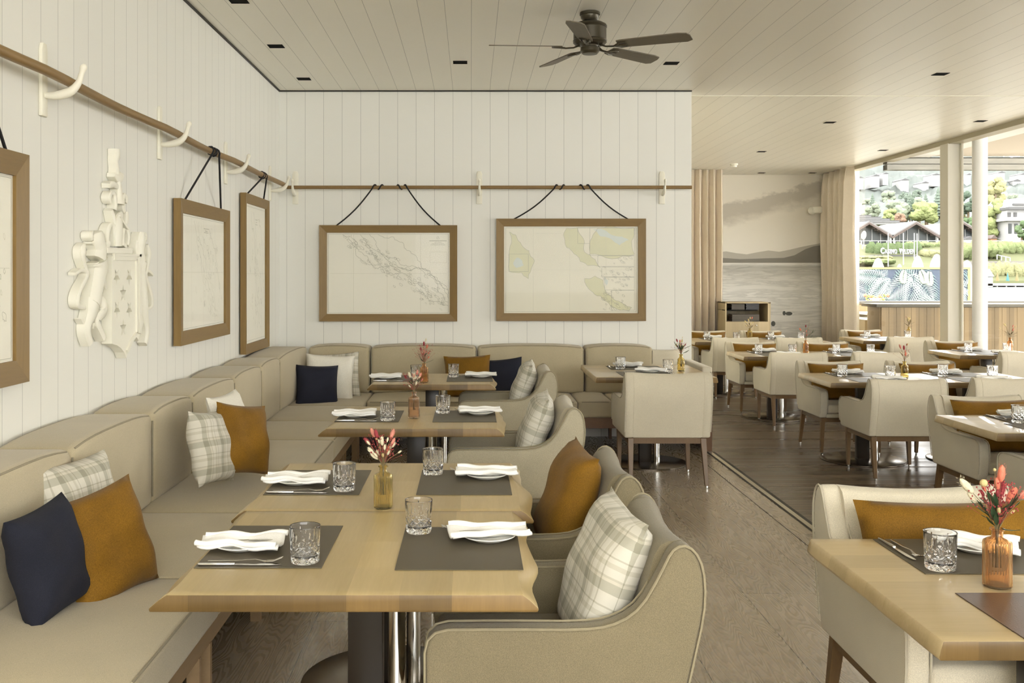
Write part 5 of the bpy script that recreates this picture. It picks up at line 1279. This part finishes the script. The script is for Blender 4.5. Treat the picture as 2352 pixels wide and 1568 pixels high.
# casino pavilions
Y0 = 206
m_pr = mottled('pavilion_roof', (.115, .108, .106), .06, .4, .7); m_br = mottled('brown_fascia', (.06, .042, .036), .2, 1, .7)
s = Y0 / F
for i, (pc, lab) in enumerate(((1997, 'left glazed casino pavilion with a gabled roof'), (2105, 'middle glazed casino pavilion with a gabled roof'), (2213, 'right glazed casino pavilion mostly behind the window post'))):
    t = thing('pavilion', lab, 'pavilion', (PX(pc, Y0), Y0, PZ(566, Y0)), 0, 'casino pavilions')
    hw = 54 * s; ze = 27 * s; zr = 56 * s
    b = MB(); b.prism([(-hw, 0), (hw, 0), (hw, ze), (0, zr), (-hw, ze)], lambda p, a: (p[0], a, p[1]), 2, 16); b.build('glazed_hall', m_dg, t, smooth=False)
    b = MB(); 
    for sx in (-1, 1): b.prism([(sx * (hw + .1), ze - .35), (sx * (hw + .1), ze - .05), (0, zr + .25), (0, zr - .05)], lambda p, a: (p[0], a, p[1]), .0, 18)
    b.build('roof', m_pr, t, smooth=False)
    b = MB()
    for sx in (-1, 1): b.prism([(sx * hw, ze - .75), (sx * hw, ze - .35), (0, zr - .05), (0, zr - .45)], lambda p, a: (p[0], a, p[1]), -.1, .1)
    for k in range(5): x = hw * (.25 + .13 * k); b.box(x - .08, x + .08, .2, 2, zr - .5 - (zr - ze) * x / hw - .25, zr - .35 - (zr - ze) * x / hw)
    b.build('fascia', m_br, t, smooth=False)
    for px_ in (-52, 52): b = MB(); b.box((px_ - 3.5) * s, (px_ + 3.5) * s, .3, .9, 0, ze - .3); b.build('pillar', m_hw, t, smooth=False)
    for px_ in (-30, -12, 14, 34): b = MB(); b.box((px_ - .6) * s, (px_ + .6) * s, 1.8, 2.05, 0, zr - (zr - ze) * abs(px_ * s) / hw - .6); b.build('mullion', m_hw, t, smooth=False)
    b = MB(); b.box(-hw, hw, 1.85, 2.0, 13 * s, 14.2 * s); b.build('transom', m_hw, t, smooth=False)
t = thing('stepped_roof_hall', 'casino hall with stacked grey stepped roofs behind the left pavilion', 'building', (PX(2010, 236), 236, PZ(515, 236)))
for k in range(5):
    q = 236 / F; b = MB(); b.box(-60 * q, (78 - k * 16) * q, k * 1.5, k * 1.5 + 9, k * 5 * q, (k * 5 + 4.2) * q, 0); b.box(-60 * q, (79.5 - k * 16) * q, k * 1.5 - .3, k * 1.5 + 9, (k * 5 + 3.4) * q, (k * 5 + 5) * q, 1); b.build('roof_step', [m_hw, m_rf], t, smooth=False)
o = MB().lathe([(1.75, 0), (1.5, 3), (.9, 6), (.02, 10)], 20).build('church_spire', m_hw, ang=60); o.location = (PX(1962, 270), 270, PZ(500, 270)); tag(o, 'white spire at the left edge of the window view', 'spire')
# lettering
t = thing('casino_lettering', 'white freestanding letters reading CASINO VELDEN on the slope', 'sign', P(2061, 583, 193))
s = 193 / F; xx = -38 * s
for ch, wd, hh in zip('CASINO VELDEN', (9, 6.4, 5.6, 3.4, 6.6, 7, 4.5, 6.6, 5.6, 5.2, 6.6, 5.6, 6.2), (14.5, 11, 11, 11, 11, 11, 0, 12.5, 11, 11, 11, 11, 11)):
    if ch != ' ':
        cu = bpy.data.curves.new('letter', 'FONT'); cu.body = ch; cu.extrude = .15; cu.offset = .035
        o = bpy.data.objects.new('letter', cu); COL.objects.link(o)
        dg = bpy.context.evaluated_depsgraph_get(); me = bpy.data.meshes.new_from_object(o.evaluated_get(dg)); bpy.data.objects.remove(o)
        vsx = [v.co.x for v in me.vertices]; vsy = [v.co.y for v in me.vertices]; x0, x1, y0, y1 = min(vsx), max(vsx), min(vsy), max(vsy)
        for v in me.vertices: v.co = ((v.co.x - x0) / (x1 - x0) * (wd - 1.0) * s, -v.co.z, (v.co.y - y0) / (y1 - y0) * hh * s)
        me.materials.append(m_hw); o = bpy.data.objects.new('letter', me); COL.objects.link(o); o.parent = t; o.location = (xx, 0, 0)
    xx += wd * s
b = MB(); b.box(-60 * s, 48 * s, .3, .6, -3, -.15); o = b.build('support_wall', mottled('support_wall_grey', (.075, .075, .073), .1, 1, .8), t, smooth=False)
m_hedgel = hazed_leafm('hedge_deep_green', (.16, .24, .08)); m_hedge = hazed_leafm('hedge_green', (.30, .38, .12)); m_hedge2 = hazed_leafm('hedge_autumn', (.42, .42, .16))
def hedge(p0, p1, pt, pb, Y, m, lab, amp=.5, dep=5):
    x0, x1, z0, z1 = PX(p0, Y), PX(p1, Y), PZ(pb, Y), PZ(pt, Y); b = MB(); rn = random.Random(int(p0)); n_ = max(4, int((x1 - x0) / 1.2))
    for i in range(n_):
        x = lerp(x0, x1, (i + .5) / n_); o_ = rn.uniform(0, 9); r = (z1 - z0) * .62
        b.ell((x, Y + rn.uniform(0, 1.0), (z0 + z1) / 2 + rn.uniform(-.1, .1) * r), (1.1, dep * .4, r), seg=12, rings=8, fn=lambda q: 1 + .4 * mn.noise(q * 3 + Vector((o_, 0, 0))))
    return tag(b.build('hedge', m, ang=80, weld=False, recalc=False), lab, 'hedge')
hedge(1960, 2045, 588, 597, 190, m_hedge2, 'yellow green ground cover below the casino letters at left'); hedge(1960, 2050, 596, 607, 186, m_hedge, 'low green hedge at the foot of the left slope')
hedge(1996, 2118, 560, 588, 195, m_hedgel, 'green hedge right behind the casino lettering', dep=1.6)
hedge(2085, 2200, 557, 572, 200, m_hedge, 'green hedge in front of the right pavilion'); hedge(2118, 2210, 576, 596, 194, m_hedge2, 'yellow green bushes left of the window post')
hedge(2205, 2300, 560, 592, 192, m_hedge, 'clipped hedge on the slope around the round column'); hedge(2268, 2400, 558, 588, 196, m_hedge, 'tall leafy hedge below the white villa')
hedge(2262, 2400, 608, 648, 182, m_hedge2, 'large autumn tinted hedge along the far shore')
def fence(p0, p1, pt, pb, Y, lab, n_=None, p1t=None):
    t = thing('white_railing', lab, 'railing', P((p0 + p1) / 2, pb, Y)); s = Y / F; hw = (p1 - p0) / 2 * s; h = (pb - pt) * s; dz = 0 if p1t is None else (pt - p1t) * s; n_ = n_ or int((p1 - p0) / 18)
    b = MB(); b.tube([(-hw, 0, h), (hw, 0, h + dz)], .09, 6); b.build('handrail', m_hw, t)
    for i in range(n_ + 1): x = lerp(-hw, hw, i / n_); b = MB(); b.box(x - .07, x + .07, -.07, .07, dz * i / n_ - .3, h + dz * i / n_); b.build('post', m_hw, t, smooth=False)
fence(1960, 2170, 553, 563, 201, 'white terrace railing in front of the pavilions'); fence(1960, 2130, 572, 583, 198.5, 'white railing at the casino lettering'); fence(2205, 2352, 553, 561, 199, 'white railing below the trees right of the post')
fence(1966, 2010, 556, 562, 197, 'sloping white stair railing at the left of the shore', 3, 575); fence(2290, 2320, 585, 592, 188, 'short white sloping railing beside the path', 3, 592)
b = MB(); b.box(PX(2200, 186), PX(2420, 186), 183.5, 189, PZ(608, 186) - 2, PZ(600, 186)); tag(b.build('shore_path', mottled('path_gravel', (.14, .13, .12), .05, .5, .8), smooth=False), 'pale raised path above the autumn hedge', 'path')
for px, pt, pb, lab in ((2040, 535, 612, 'leftmost white flagpole before the casino lettering'), (2075, 535, 608, 'second white flagpole from the left'), (2100, 535, 594, 'third white flagpole close to the fourth'), (2106.5, 536, 592, 'fourth white flagpole at the end of the lettering')):
    Y = 184; b = MB(); b.lathe([(.11, 0), (.09, (pb - pt) / F * Y)], 8); o = b.build('flagpole', m_hw, ang=60); o.location = P(px, pb, Y); tag(o, lab, 'flagpole', 'white flagpoles on the far shore')
b = MB(); b.ell((0, 0, .9), (.35, .3, .6), seg=14, rings=10, fn=lambda q: 1 + .2 * q.x * q.z); b.tube([(0, 0, -.6), (0, 0, .5)], .06, 6); o = b.build('white_sculpture', m_hw, ang=60); o.location = P(1984, 556, 198); o.scale = (1.5, 1, 1.5); tag(o, 'white rounded garden sculpture left of the pavilions', 'sculpture')
# villa, hut, shed, jetty
YV = 232; s = YV / F
t = thing('white_villa', 'white villa with hipped grey roofs at the right edge of the window', 'villa', P(2352, 556, YV))
def vb(p0, p1, pt, pb, d0, d1, name, m): b = MB(); b.box((p0 - 2352) * s, (p1 - 2352) * s, d0, d1, (556 - pb) * s, (556 - pt) * s); return b.build(name, m, t, smooth=False)
vb(2330, 2400, 478, 556, 3, 14, 'main_wall', m_hw); vb(2322, 2400, 500, 506, 1, 14, 'balcony_slab', m_hw)
for (a, c, d0, d1) in ((2326, 2404, 474, 480), (2336, 2400, 466, 470)): vb(a, c, d0, d1, 1.5, 15, 'roof_edge', m_rf)
b = MB(); b.prism([((2326 - 2352) * s, 82 * s), (60 * s, 82 * s), (40 * s, 103 * s), ((2350 - 2352) * s, 103 * s)], lambda p, a: (p[0], a, p[1]), 2, 14); b.build('roof', m_hw, t, smooth=False)
for p in (2330, 2344): 
    w_ = vb(p, p + 7, 486, 496, 2.8, 3.1, 'window', m_rf); w_ = vb(p + 2, p + 9, 512, 535, 2.8, 3.1, 'window', m_dg)
def hut(px, pb, wp, hp, Y, mw_, mr, lab):
    t = thing('garden_hut', lab, 'hut', P(px, pb, Y)); s = Y / F; w_, h_ = wp * s / 2, hp * s
    b = MB(); b.box(-w_, w_, 0, 2.5, -.5, h_ * .65); b.build('wall', mw_, t, smooth=False)
    b = MB(); b.prism([(-w_ * 1.2, h_ * .62), (w_ * 1.2, h_ * .62), (0, h_)], lambda p, a: (p[0], a, p[1]), -.2, 2.7); b.build('roof', mr, t, smooth=False)
m_or = mottled('orange_wood', (.17, .085, .045), .1, 1, .8)
hut(2283, 562, 13, 23, 203, m_or, m_br, 'small orange wooden hut right of the round column'); hut(2228, 562, 26, 20, 204, m_hw, m_rf, 'small white shed left of the round column')
hut(2272, 662, 17, 44, 150, m_hw, m_hw, 'white boathouse wall right of the round column')
Yj = 150; t = thing('jetty', 'pale jetty with dark openings along the far shore water', 'jetty', P(2310, 660, Yj)); s = Yj / F
b = MB(); b.box(-50 * s, 60 * s, 0, 4, 4 * s, 9 * s); b.build('deck', m_hw, t, smooth=False)
for k in range(5): b = MB(); b.box((-40 + k * 21) * s, (-38 + k * 21) * s, .1, .4, -1.5, 4 * s); b.build('post', m_hw, t, smooth=False)
b = MB(); b.box(-46 * s, 58 * s, 2, 2.2, -1.5, 4 * s); b.build('shade_sheet', m_black, t, smooth=False)  # black sheet put in as the shade under the deck
for px, c, lab in ((2291, (.19, .12, .05), 'left small orange cone marker on the far shore'), (2314.5, (.035, .13, .14), 'small teal cone marker on the far shore'), (2336, (.19, .13, .055), 'right small orange cone marker on the far shore')):
    b = MB(); b.lathe([(.28, 0), (.24, .35), (.02, 1.5)], 12); o = b.build('cone_marker', mottled('cone_' + lab.split()[2], c, .05, 2, .7), ang=60); o.location = P(px, 645, 176); tag(o, lab, 'cone marker', 'coloured cone markers')
